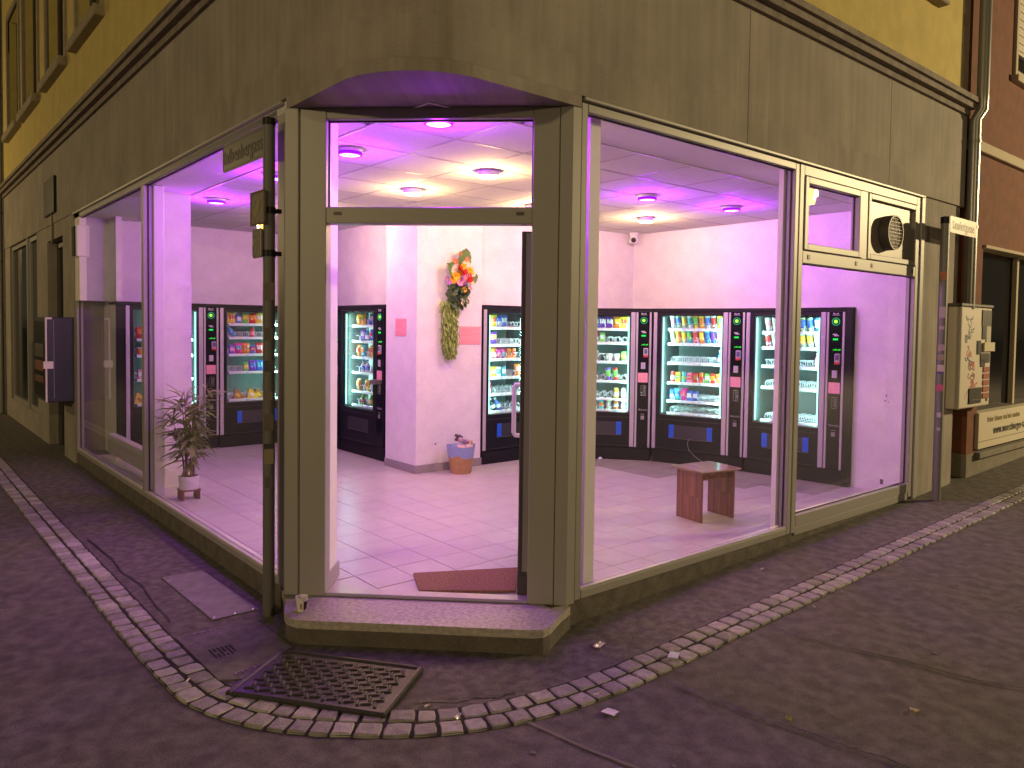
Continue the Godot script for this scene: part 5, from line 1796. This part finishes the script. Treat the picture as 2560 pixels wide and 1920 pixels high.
	for k in 3:
		var b0 := 1.95 + k * 0.13
		quad(st, Vector3(0.0252 * cos(b0), 0.018, 0.0252 * sin(b0)), Vector3(0.0252 * cos(b0 + 0.13), 0.018, 0.0252 * sin(b0 + 0.13)), Vector3(0.0293 * cos(b0 + 0.13), 0.047, 0.0293 * sin(b0 + 0.13)), Vector3(0.0293 * cos(b0), 0.047, 0.0293 * sin(b0)), Vector3(cos(b0), 0, sin(b0)))
	obj("small_print", st, mat("tan_print", lin(0.32, 0.2, 0.14), 0.6), cup)
	# litter
	var whitep := mat("litter_paper", lin(0.66, 0.64, 0.66), 0.8)
	var litter := [
		["paper_scrap", "folded white paper scrap lying on the road below the gutter", "paper", 0.627, 0.788, 0.05, 0.062, 0.2, lin(0.72, 0.70, 0.72), 0.010],
		["paper_scrap", "bluish torn paper lying on the gutter cobbles right of the step", "paper", 1.262, 0.635, 0.07, 0.05, 0.5, lin(0.55, 0.60, 0.70), 0.028],
		["foil_wrapper", "crumpled silver and brown foil on the pavement right of the step", "wrapper", 1.088, 0.287, 0.075, 0.035, 0.2, lin(0.6, 0.55, 0.48), 0.010],
		["dry_leaf", "small yellowish dry leaf on the open road at the right", "leaf", 1.66, 1.63, 0.04, 0.03, 0.7, lin(0.5, 0.42, 0.25), 0.006],
		["dry_leaf", "small olive leaf lying on the dark road seam", "leaf", 1.169, 1.318, 0.035, 0.03, 0.2, lin(0.25, 0.24, 0.06), 0.012],
		["cigarette_end", "white cigarette end on the cobbles near the road edge below the step", "cigarette end", 0.667, 0.672, 0.035, 0.008, -0.3, lin(0.7, 0.65, 0.62), 0.030],
		["cigarette_end", "cigarette end on the pavement right of the rubber mat", "cigarette end", 0.035, 0.25, 0.026, 0.008, 0.1, lin(0.7, 0.6, 0.5), 0.010],
		["cigarette_end", "cigarette end stuck in the gutter beside the cellar lid", "cigarette end", -0.715, -0.60, 0.035, 0.008, 0.9, lin(0.7, 0.6, 0.62), 0.030],
		["cigarette_end", "tiny white cigarette end on the road right of the gutter", "cigarette end", 2.43, 0.752, 0.022, 0.009, 1.2, lin(0.7, 0.65, 0.6), 0.010],
		["paper_scrap", "pale scrap on the pavement below the right shop window", "paper", 2.795, 0.182, 0.05, 0.012, 0.1, lin(0.5, 0.42, 0.42), 0.008],
		["foil_wrapper", "glinting clear wrapper on a cobble below the rubber mat", "wrapper", 0.065, 0.44, 0.04, 0.02, 0.3, lin(0.6, 0.6, 0.55), 0.030]]
	for q in litter:
		var o := thing(q[0], q[1], q[2], Vector3(q[3], gy(q[3]) + q[9], q[4]), q[7])
		st = mb()
		if q[0] == "cigarette_end":
			tube(st, [Vector3(-q[5] / 2, 0.004, 0), Vector3(q[5] / 2, 0.004, 0)], 0.004, 8)
			obj("paper_roll", st, whitep, o)
			st = mb()
			tube(st, [Vector3(q[5] / 2 - 0.010, 0.004, 0), Vector3(q[5] / 2 + 0.001, 0.004, 0)], 0.0043, 8)
			obj("filter_tip", st, mat("filter_tan", lin(0.5, 0.3, 0.12), 0.8), o)
		else:
			var n := 4
			var hs := []
			for i in n + 1:
				var row := []
				for j in n + 1:
					var rough := 0.004 if q[0] == "paper_scrap" else 0.012
					row.append(Vector3((float(i) / n - 0.5) * q[5] + rng.randf_range(-1, 1) * q[5] * 0.05, rng.randf_range(0.001, rough), (float(j) / n - 0.5) * q[6] + rng.randf_range(-1, 1) * q[6] * 0.05))
				hs.append(row)
			for i in n:
				for j in n:
					if q[0] == "dry_leaf" and (i + j == 0 or i + j == 2 * n - 2): continue
					quad(st, hs[i][j], hs[i + 1][j], hs[i + 1][j + 1], hs[i][j + 1], Vector3.UP)
			obj("sheet", st, mat("litter_%s" % q[8].to_html(false), q[8], 0.35 if q[0] == "foil_wrapper" else 0.8, 0.5 if q[0] == "foil_wrapper" else 0.0), o)
	# flattened gum spots and grit, too many to count
	st = mb()
	for k in 260:
		var x := rng.randf_range(-0.6, 4.0)
		var z := rng.randf_range(-0.1, 2.6)
		if x < 1.2 and z < 0.75 and x - z < 0.9: continue
		var rad := rng.randf_range(0.004, 0.014) if k % 4 == 0 else rng.randf_range(0.0015, 0.004)
		lathe(st, [Vector2(rad, 0.0), Vector2(rad * 0.7, rad * 0.25), Vector2(0.0, rad * 0.3)], 7, Transform3D(Basis(), Vector3(x, gy(x) + 0.004, z)))
	for k in 120:
		var x := rng.randf_range(0.0, 1.6)
		var z := rng.randf_range(0.12, 0.42)
		if x - 0.3 < z * 0.5 - 0.3: continue
		lathe(st, [Vector2(0.003, 0.0), Vector2(0.0, 0.002)], 5, Transform3D(Basis(), Vector3(x, gy(x) + 0.005, z)))
	struct("street_grit", st, mat("pale_grit", lin(0.16, 0.145, 0.135), 0.85)).set_meta("kind", "stuff")

# ------------------------------------------------------------------ things in the shop
func leaf_mesh(key: String, L: float, W: float, droop: float, fold := 0.15) -> Mesh:
	if meshes.has(key): return meshes[key]
	var st := mb()
	var n := 5
	var prev := []
	for i in n + 1:
		var t := float(i) / n
		var w := W * pow(sin(PI * minf(0.98, t * 0.86 + 0.1)), 0.9) * (1.0 if i < n else 0.05)
		var yy := -droop * t * t
		var row := [Vector3(-w / 2, yy + fold * w, t * L), Vector3(0, yy, t * L), Vector3(w / 2, yy + fold * w, t * L)]
		if i > 0:
			for k in 2: quad(st, prev[k], prev[k + 1], row[k + 1], row[k], Vector3.UP)
		prev = row
	meshes[key] = st.commit()
	return meshes[key]

func foliage(key: String, c: Color) -> StandardMaterial3D:
	var m := mat(key, c, 0.55)
	m.backlight_enabled = true
	m.backlight = Color(0.4, 0.45, 0.2)
	return m

func shop_things() -> void:
	var st := mb()
	# wooden stool
	var wood_img := Image.create(256, 256, false, Image.FORMAT_RGB8)
	var n1 := noise(77, 0.035, 3)
	var n2 := noise(78, 0.012, 3)
	for yy in 256:
		for x in 256:
			var v := n1.get_noise_2d(x * 1.6, yy * 0.05) * 0.7 + n2.get_noise_2d(x * 3.0, yy * 0.1) * 0.6
			var q := clampf(0.5 + v, 0, 1)
			wood_img.set_pixel(x, yy, lin(lerpf(0.12, 0.29, q), lerpf(0.045, 0.13, q), lerpf(0.03, 0.08, q)))
	var wood := StandardMaterial3D.new()
	wood.resource_name = "walnut_laminate"
	wood.albedo_texture = ImageTexture.create_from_image(wood_img)
	wood.uv1_triplanar = true
	wood.uv1_scale = Vector3.ONE * 1.9
	wood.roughness = 0.4
	var so := thing("stool", "walnut laminate stool with two panel legs on the tiled floor", "stool", Vector3(3.40, 0.0, -0.715), deg_to_rad(-9.5))
	var topm: StandardMaterial3D = wood.duplicate()
	topm.resource_name = "polished_laminate"
	topm.clearcoat_enabled = true
	topm.clearcoat = 1.0
	topm.clearcoat_roughness = 0.12
	obj("top", boxm(Vector3(0.435, 0.020, 0.355), 0.003), topm, so, Vector3(0, 0.408, 0))
	obj("leg_panel", boxm(Vector3(0.018, 0.397, 0.285), 0.002), wood, so, Vector3(-0.176, 0.1985, 0))
	obj("leg_panel", boxm(Vector3(0.018, 0.397, 0.285), 0.002), wood, so, Vector3(0.176, 0.1985, 0))
	obj("apron", boxm(Vector3(0.333, 0.065, 0.016), 0.002), wood, so, Vector3(0, 0.3645, 0.10))
	obj("edge_band", boxm(Vector3(0.436, 0.007, 0.002), 0.0), mat("pale_edge", lin(0.45, 0.33, 0.26), 0.5), so, Vector3(0, 0.412, 0.1785))
	# brown coir mat inside the door
	var cm := thing("doormat", "reddish brown coir doormat lying askew inside the threshold", "mat", Vector3(0.0, 0.001, 0.0))
	st = mb()
	prism(st, PackedVector2Array([Vector2(0.724, -0.94), Vector2(0.585, -0.655), Vector2(1.02, -0.315), Vector2(1.32, -0.62)]), 0.0, 0.014)
	obj("coir_pile", st, surf("brown_coir", mottled("coir", 256, Color(0.22, 0.11, 0.065), Color(0.42, 0.23, 0.14), 0.06, 0.4, 0.6, 0.5), 3.0, 0.95, 1.2), cm)
	# waste bin with a blue bag
	var bn := thing("waste_bin", "tan paper covered waste bin with a blue bag rim at the pillar", "bin", Vector3(2.905, 0.0, -3.43))
	st = mb()
	lathe(st, [Vector2(0.0, 0.002), Vector2(0.108, 0.0), Vector2(0.136, 0.19), Vector2(0.132, 0.19), Vector2(0.105, 0.01)], 28)
	obj("bin_body", st, surf("kraft_paper", mottled("kraft", 128, Color(0.34, 0.20, 0.075), Color(0.48, 0.30, 0.12), 0.04, 0.2, 0.6, 0.15), 4.0, 0.7), bn)
	st = mb()
	var prof := []
	for k in 29:
		pass
	var segs := 36
	for k in segs:
		var a0 := TAU * k / segs
		var a1 := TAU * (k + 1) / segs
		var f := func(a: float, t: float) -> Vector3:
			var rr := lerpf(0.134, 0.151, t) + 0.003 * sin(a * 7.0) + 0.002 * sin(a * 13.0 + t * 4.0)
			var yy := lerpf(0.168 + 0.008 * sin(a * 3.0), 0.292 + 0.008 * sin(a * 2.0 + 1.0), t)
			return Vector3(rr * cos(a), yy, rr * sin(a))
		for j in 4:
			quad(st, f.call(a0, j / 4.0), f.call(a1, j / 4.0), f.call(a1, (j + 1) / 4.0), f.call(a0, (j + 1) / 4.0), Vector3(cos(a0), 0, sin(a0)))
		quad(st, f.call(a0, 1.0), f.call(a1, 1.0), Vector3(0.135 * cos(a1), 0.22, 0.135 * sin(a1)), Vector3(0.135 * cos(a0), 0.22, 0.135 * sin(a0)), Vector3(-cos(a0), 0, -sin(a0)))
	var bag := mat("blue_bin_bag", lin(0.27, 0.36, 0.54), 0.3)
	obj("bag_rim", st, bag, bn)
	st = mb()
	lathe(st, [Vector2(0.134, 0.235), Vector2(0.0, 0.245)], 20)
	obj("bag_inside", st, bag, bn)
	for q in [["carton", "crushed mauve carton on top of the waste bin", Vector3(0.02, 0.335, 0.02), Vector3(0.17, 0.05, 0.07), Vector3(0.1, 0.3, -0.3), lin(0.45, 0.30, 0.38)], ["carton", "pink carton flap at the front rim of the waste bin", Vector3(-0.05, 0.283, 0.07), Vector3(0.10, 0.05, 0.012), Vector3(-0.5, 0.1, -0.2), lin(0.72, 0.45, 0.46)], ["carton", "pale pink carton wedged into the right of the waste bin", Vector3(0.05, 0.280, 0.08), Vector3(0.09, 0.045, 0.03), Vector3(-0.3, 0.1, -0.25), lin(0.75, 0.52, 0.48)], ["paper_packet", "yellow paper packet at the right rim of the waste bin", Vector3(0.10, 0.30, 0.03), Vector3(0.035, 0.075, 0.02), Vector3(0.2, 0.4, -0.5), lin(0.6, 0.42, 0.1)], ["dark_wrapper", "dark crumpled wrapper topmost on the heap in the waste bin", Vector3(-0.03, 0.385, 0.0), Vector3(0.10, 0.028, 0.05), Vector3(0.4, 0.2, -0.25), lin(0.06, 0.04, 0.05)], ["paper_cup", "small dark lid poking up from the waste bin heap", Vector3(-0.075, 0.36, 0.02), Vector3(0.035, 0.035, 0.03), Vector3(0.2, 0.2, 0.4), lin(0.10, 0.05, 0.06)]]:
		var o := thing(q[0], q[1], "rubbish", bn.position + q[2])
		o.rotation = q[4]
		obj("crumpled_piece", boxm(q[3], minf(q[3].y, q[3].z) * 0.25), mat("rub_%s" % q[5].to_html(false), q[5], 0.6), o)
	var pbag := thing("plastic_bag", "thin clear plastic bag hanging beside the waste bin at the pillar", "bag", Vector3(2.70, 0.02, -3.56))
	st = mb()
	var cz := 0.0
	for i in 6:
		for j in 8:
			var f2 := func(u: float, v: float) -> Vector3: return Vector3((u - 0.5) * lerpf(0.13, 0.05, v) + 0.05 * v, v * 0.30, 0.02 * sin(u * 9.0 + v * 3.0) - 0.03 * v)
			quad(st, f2.call(i / 6.0, j / 8.0), f2.call((i + 1) / 6.0, j / 8.0), f2.call((i + 1) / 6.0, (j + 1) / 8.0), f2.call(i / 6.0, (j + 1) / 8.0), Vector3.BACK)
	var pf := mat("clear_film", Color(0.85, 0.83, 0.75, 0.22), 0.4)
	pf.transparency = BaseMaterial3D.TRANSPARENCY_ALPHA
	obj("film", st, pf, pbag)
	obj("dark_hook", boxm(Vector3(0.022, 0.010, 0.012), 0.002), M_dark, pbag, Vector3(-0.03, 0.285, 0.0))
	# pink notices on the pillar
	var nt := printed("red_notice_print", notice_image(9, 160, 128, Color(0.93, 0.62, 0.64), Color(0.70, 0.34, 0.38), 1))
	var na := thing("paper_notice", "pinkish red paper notice right of the flowers on the pillar", "notice", Vector3(3.173, 1.44, -3.6455))
	obj("paper", boxm(Vector3(0.288, 0.195, 0.004), 0.001), mat("notice_paper", lin(0.66, 0.26, 0.28), 0.8), na, Vector3(0, 0, -0.0025))
	obj("print", sheet(0.284, 0.191), nt, na, Vector3(0, 0, 0.0005))
	var nb := thing("paper_notice", "pinkish paper notice on the left side of the pillar", "notice", Vector3(2.4785, 1.52, -3.955), -PI / 2)
	obj("paper", boxm(Vector3(0.215, 0.185, 0.004), 0.001), mats["notice_paper"], nb, Vector3(0, 0, -0.0025))
	obj("print", sheet(0.211, 0.181), nt, nb, Vector3(0, 0, 0.0005))
	# dome camera in the corner
	var dc := thing("dome_camera", "white dome camera under the ceiling in the rear corner", "camera", Vector3(5.50, CEIL - 0.001, -3.36))
	st = mb()
	lathe(st, [Vector2(0.0, 0.0), Vector2(0.065, 0.0), Vector2(0.065, -0.02), Vector2(0.05, -0.03), Vector2(0.045, -0.06), Vector2(0.06, -0.08), Vector2(0.055, -0.12), Vector2(0.0, -0.14)], 20)
	obj("camera_body", st, M_white, dc)
	st = mb()
	lathe(st, [Vector2(0.032, 0.0), Vector2(0.026, 0.012), Vector2(0.0, 0.016)], 16, Transform3D(Basis(Vector3(-0.72, 0, 0.62).cross(Vector3.UP).normalized(), deg_to_rad(-98)), Vector3(-0.044, -0.092, 0.036)))
	obj("lens", st, M_black, dc)
	# low grey convector bench under the left window
	var rd := thing("low_convector", "low grey convector on short feet behind the far left window", "radiator", Vector3(0.235, 0.0, -5.50))
	obj("casing", boxm(Vector3(0.09, 0.20, 1.72), 0.006), mat("convector_grey", lin(0.36, 0.34, 0.34), 0.5), rd, Vector3(-0.02, 0.185, 0))
	obj("top_grille", boxm(Vector3(0.075, 0.008, 1.70), 0.002), mat("convector_top", lin(0.5, 0.42, 0.44), 0.5), rd, Vector3(-0.02, 0.289, 0))
	for z in [-0.75, 0.62]: obj("foot", boxm(Vector3(0.05, 0.086, 0.06), 0.004), mat("foot_cream", lin(0.6, 0.56, 0.45), 0.6), rd, Vector3(0.01, 0.043, z))
	# potted bamboo palm on a little wooden stand
	var stand := thing("plant_stand", "small brown wooden stand under the white plant pot", "plant stand", Vector3(0.285, 0.0, -3.87))
	st = mb()
	ab(st, -0.075, -0.058, 0.0, 0.075, -0.07, 0.07, 0.002)
	ab(st, 0.058, 0.075, 0.0, 0.075, -0.07, 0.07, 0.002)
	obj("stand_legs", st, wood, stand)
	obj("stand_top", boxm(Vector3(0.16, 0.014, 0.15), 0.003), wood, stand, Vector3(0, 0.0825, 0))
	var plant := thing("bamboo_palm", "artificial bamboo palm in a white pot behind the left shop window", "potted plant", Vector3(0.285, 0.09, -3.87))
	st = mb()
	lathe(st, [Vector2(0.0, 0.0), Vector2(0.078, 0.0), Vector2(0.086, 0.115), Vector2(0.080, 0.115), Vector2(0.078, 0.10)], 28)
	obj("pot", st, mat("white_pot", lin(0.68, 0.66, 0.66), 0.4), plant)
	st = mb()
	lathe(st, [Vector2(0.079, 0.1), Vector2(0.0, 0.104)], 20)
	obj("soil", st, mat("dark_soil", lin(0.03, 0.022, 0.016), 0.95), plant)
	var r := RandomNumberGenerator.new()
	r.seed = 21
	var greens := [foliage("palm_green", lin(0.13, 0.18, 0.065)), foliage("palm_olive", lin(0.20, 0.235, 0.09)), foliage("palm_dark", lin(0.085, 0.125, 0.05))]
	var cane := mat("cane_brown", lin(0.16, 0.085, 0.05), 0.6)
	var lms := [leaf_mesh("palmleaf0", 0.17, 0.032, 0.035), leaf_mesh("palmleaf1", 0.14, 0.028, 0.02), leaf_mesh("palmleaf2", 0.20, 0.032, 0.06)]
	for k in 6:
		var a := TAU * k / 6.0 + 0.4
		var base := Vector3(0.038 * cos(a), 0.1, 0.038 * sin(a))
		var lean := Vector3(cos(a) * r.randf_range(0.02, 0.10), 0, sin(a) * r.randf_range(0.02, 0.10))
		var top_y := [0.93, 0.72, 0.80, 0.60, 0.86, 0.5][k] as float
		var pts := []
		for j in 7:
			var t := j / 6.0
			pts.append(base + lean * t * t * 1.3 + Vector3(0, (top_y - 0.1) * t, 0))
		st = mb()
		tube(st, pts, [0.0085, 0.008, 0.0075, 0.006, 0.0045, 0.003, 0.002], 7)
		obj("cane", st, cane, plant)
		var count := 42 + (k % 3) * 5
		for j in count:
			var t := r.randf_range(0.30, 1.0)
			var at: Vector3 = (pts[int(t * 5.99)] as Vector3).lerp(pts[int(t * 5.99) + 1], fmod(t * 5.99, 1.0))
			var yaw := r.randf() * TAU
			var pitch := r.randf_range(-0.9, 0.55) if t > 0.55 else r.randf_range(-0.3, 0.5)
			var lf := obj("leaf", lms[r.randi() % 3], greens[r.randi() % 3], plant, at + Vector3(sin(yaw), 0.2, cos(yaw)) * r.randf_range(0.0, 0.05))
			lf.rotation = Vector3(pitch, yaw, r.randf_range(-0.5, 0.5))
			lf.scale = Vector3.ONE * r.randf_range(0.75, 1.15)
	# flower arrangement on the pillar
	var fl := thing("wall_bouquet", "colourful artificial flower bouquet with hanging vine on the pillar", "flower arrangement", Vector3(2.935, 1.95, -3.64))
	var big := foliage("monstera_green", lin(0.07, 0.17, 0.045))
	for q in [[Vector3(0.075, 0.20, 0.05), Vector3(0.12, 1.0, 0.12), 0.23, 0.20], [Vector3(0.0, 0.11, 0.07), Vector3(-0.85, 0.75, 0.15), 0.21, 0.17], [Vector3(0.15, 0.05, 0.08), Vector3(0.65, 0.75, 0.1), 0.14, 0.10], [Vector3(-0.08, 0.0, 0.07), Vector3(-0.8, 0.15, 0.2), 0.08, 0.07]]:
		st = mb()
		var nn := 9
		var lw: float = q[3]
		var ll: float = q[2]
		for i in nn:
			var t0 := float(i) / nn
			var t1 := float(i + 1) / nn
			var w0 := lw * pow(sin(PI * clampf(t0 * 0.9 + 0.06, 0, 1)), 0.6) * (1.0 - 0.12 * (i % 2))
			var w1 := lw * pow(sin(PI * clampf(t1 * 0.9 + 0.06, 0, 1)), 0.6) * (1.0 - 0.12 * ((i + 1) % 2))
			if i == nn - 1: w1 = 0.004
			for s in [-1.0, 1.0]:
				quad(st, Vector3(0, 0.0, t0 * ll), Vector3(s * w0 / 2, 0.02, t0 * ll - 0.01), Vector3(s * w1 / 2, 0.02, t1 * ll - 0.01), Vector3(0, 0.0, t1 * ll), Vector3.UP)
		var zd: Vector3 = q[1].normalized()
		var yd := (Vector3(0.15, 0.1, 1.0) - zd * zd.dot(Vector3(0.15, 0.1, 1.0))).normalized()
		obj("big_leaf", st, big, fl).transform = Transform3D(Basis(yd.cross(zd), yd, zd), q[0])
	var petals := func(np: int, rad: float, wid: float, cup: float) -> Mesh:
		var key := "flower%s%s%s%s" % [np, rad, wid, cup]
		if not meshes.has(key):
			var s2 := mb()
			for k in np:
				var b := Basis(Vector3.BACK, TAU * k / np)
				var pv := [Vector3(0, 0, 0.004), Vector3(wid / 2, rad * 0.55, 0.006 + cup * 0.5), Vector3(wid * 0.25, rad, 0.004 + cup), Vector3(-wid * 0.25, rad, 0.004 + cup), Vector3(-wid / 2, rad * 0.55, 0.006 + cup * 0.5)]
				for t in [[0, 1, 2], [0, 2, 3], [0, 3, 4]]: tri(s2, b * pv[t[0]], b * pv[t[1]], b * pv[t[2]], Vector3.BACK)
			meshes[key] = s2.commit()
		return meshes[key]
	var fc := {"red": lin(0.55, 0.02, 0.03), "yellow": lin(0.85, 0.48, 0.02), "cream": lin(0.75, 0.68, 0.45), "pink": lin(0.70, 0.25, 0.45), "violet": lin(0.35, 0.13, 0.5), "coral": lin(0.75, 0.16, 0.08), "white": lin(0.75, 0.66, 0.62)}
	for q in [["coral", -0.03, 0.27, 0.045], ["coral", 0.02, 0.36, 0.03], ["white", -0.055, 0.19, 0.062], ["yellow", 0.045, 0.215, 0.055], ["red", 0.0, 0.195, 0.05], ["red", 0.065, 0.165, 0.055], ["yellow", 0.02, 0.15, 0.045], ["cream", 0.09, 0.25, 0.05], ["yellow", 0.125, 0.18, 0.05], ["yellow", -0.045, 0.115, 0.06], ["yellow", -0.055, 0.07, 0.05], ["cream", 0.16, 0.20, 0.045], ["cream", 0.18, 0.155, 0.04], ["red", 0.115, 0.13, 0.05], ["red", 0.125, 0.085, 0.045], ["violet", 0.055, 0.115, 0.045], ["pink", 0.09, 0.10, 0.05], ["pink", 0.02, 0.075, 0.05], ["violet", 0.05, 0.06, 0.045], ["violet", 0.09, 0.05, 0.04], ["pink", 0.0, 0.045, 0.045], ["yellow", 0.066, -0.02, 0.045], ["coral", 0.205, 0.14, 0.03], ["coral", 0.15, 0.0, 0.03], ["cream", 0.16, 0.06, 0.04], ["violet", -0.135, 0.08, 0.035], ["violet", -0.13, 0.045, 0.03], ["coral", 0.09, 0.30, 0.03]]:
		var rad: float = q[3]
		var tight: bool = q[0] in ["red", "yellow"]
		var fo := obj("flower", petals.call(9 if tight else 13, rad * (0.8 if tight else 1.0), rad * (0.75 if tight else 0.30), 0.022 if tight else 0.006), mat("petal_" + q[0], fc[q[0]], 0.6), fl, Vector3(q[1], q[2], 0.085 + r.randf_range(-0.02, 0.03)), Vector3(r.randf_range(-0.5, 0.3), r.randf_range(-0.5, 0.5), r.randf() * 3.0))
		obj("flower_heart", boxm(Vector3(rad * 0.4, rad * 0.4, 0.016), 0.005), mat("petal_heart_" + q[0], fc["red"] if q[0] == "red" else fc["yellow"] if not tight else fc["yellow"] * 0.8, 0.7), fo, Vector3(0, 0, 0.008))
		if tight:
			var inner := obj("inner_petals", petals.call(7, rad * 0.5, rad * 0.5, 0.03), mat("petal_" + q[0], fc[q[0]], 0.6), fo, Vector3(0, 0, 0.006), Vector3(0, 0, 0.5))
	var ivy := [foliage("ivy_dark", lin(0.04, 0.085, 0.045)), foliage("ivy_mid", lin(0.07, 0.125, 0.06))]
	var ivm := leaf_mesh("ivyleaf", 0.068, 0.055, 0.012)
	for k in 120:
		var yv := r.randf_range(-0.19, 0.05)
		var xv := r.randf_range(-0.11, 0.14) * (1.0 if yv > -0.12 else 0.85) - 0.005
		obj("ivy_leaf", ivm, ivy[r.randi() % 2], fl, Vector3(xv, yv, r.randf_range(0.02, 0.10)), Vector3(r.randf_range(0.3, 1.9), r.randf_range(-0.9, 0.9), r.randf_range(-1.2, 1.2)))
	for k in 10: obj("pale_sprig", leaf_mesh("sprig", 0.05, 0.012, 0.01), mat("cream_sprig", lin(0.6, 0.55, 0.36), 0.7), fl, Vector3(r.randf_range(0.03, 0.13), r.randf_range(-0.16, -0.09), 0.10), Vector3(r.randf_range(0.0, 1.5), r.randf_range(-1.5, 1.5), r.randf_range(-1, 1)))
	var vm := [mb(), mb(), mb()]
	var strand := leaf_mesh("vineleaf", 0.055, 0.011, 0.012)
	for k in 1500:
		var t := pow(r.randf(), 0.9)
		var yv := lerpf(-0.13, -0.73, t)
		var halfw := 0.115 * (1.0 - 0.30 * t) * (1.0 if t < 0.92 else 0.6)
		var xv := -0.07 + r.randf_range(-1, 1) * halfw
		var b := Basis.from_euler(Vector3(r.randf_range(0.5, 2.2), r.randf_range(-1.3, 1.3), r.randf_range(-0.6, 0.6)))
		vm[k % 3].append_from(strand, 0, Transform3D(b, Vector3(xv, yv, r.randf_range(0.012, 0.075))))
	for k in 3:
		var v := obj("hanging_vine", vm[k], foliage("vine_%d" % k, [lin(0.27, 0.40, 0.07), lin(0.42, 0.54, 0.16), lin(0.14, 0.24, 0.04)][k]), fl)
		v.set_meta("kind", "stuff")
	# a small cable curling up before the machine behind the stool, and a paper ball on the floor
	var cb := thing("thin_cable", "thin grey cable curling down before the machine behind the stool", "cable", Vector3(5.12, 0.0, -2.05))
	st = mb()
	tube(st, [Vector3(-0.02, 0.33, -0.09), Vector3(-0.035, 0.28, -0.12), Vector3(-0.03, 0.20, -0.10), Vector3(-0.01, 0.13, -0.02), Vector3(0.0, 0.07, 0.10), Vector3(0.0, 0.004, 0.2)], 0.003, 6)
	obj("wire", st, mat("grey_wire", lin(0.25, 0.24, 0.24), 0.5), cb)
	var pb := thing("paper_ball", "tiny pale paper ball at the plinth of the slanted corner machine", "paper", Vector3(4.66, 0.0, -3.08))
	st = mb()
	lathe(st, [Vector2(0.0, 0.0), Vector2(0.02, 0.006), Vector2(0.024, 0.02), Vector2(0.014, 0.036), Vector2(0.0, 0.04)], 9)
	obj("crumpled_paper", st, M_white, pb)
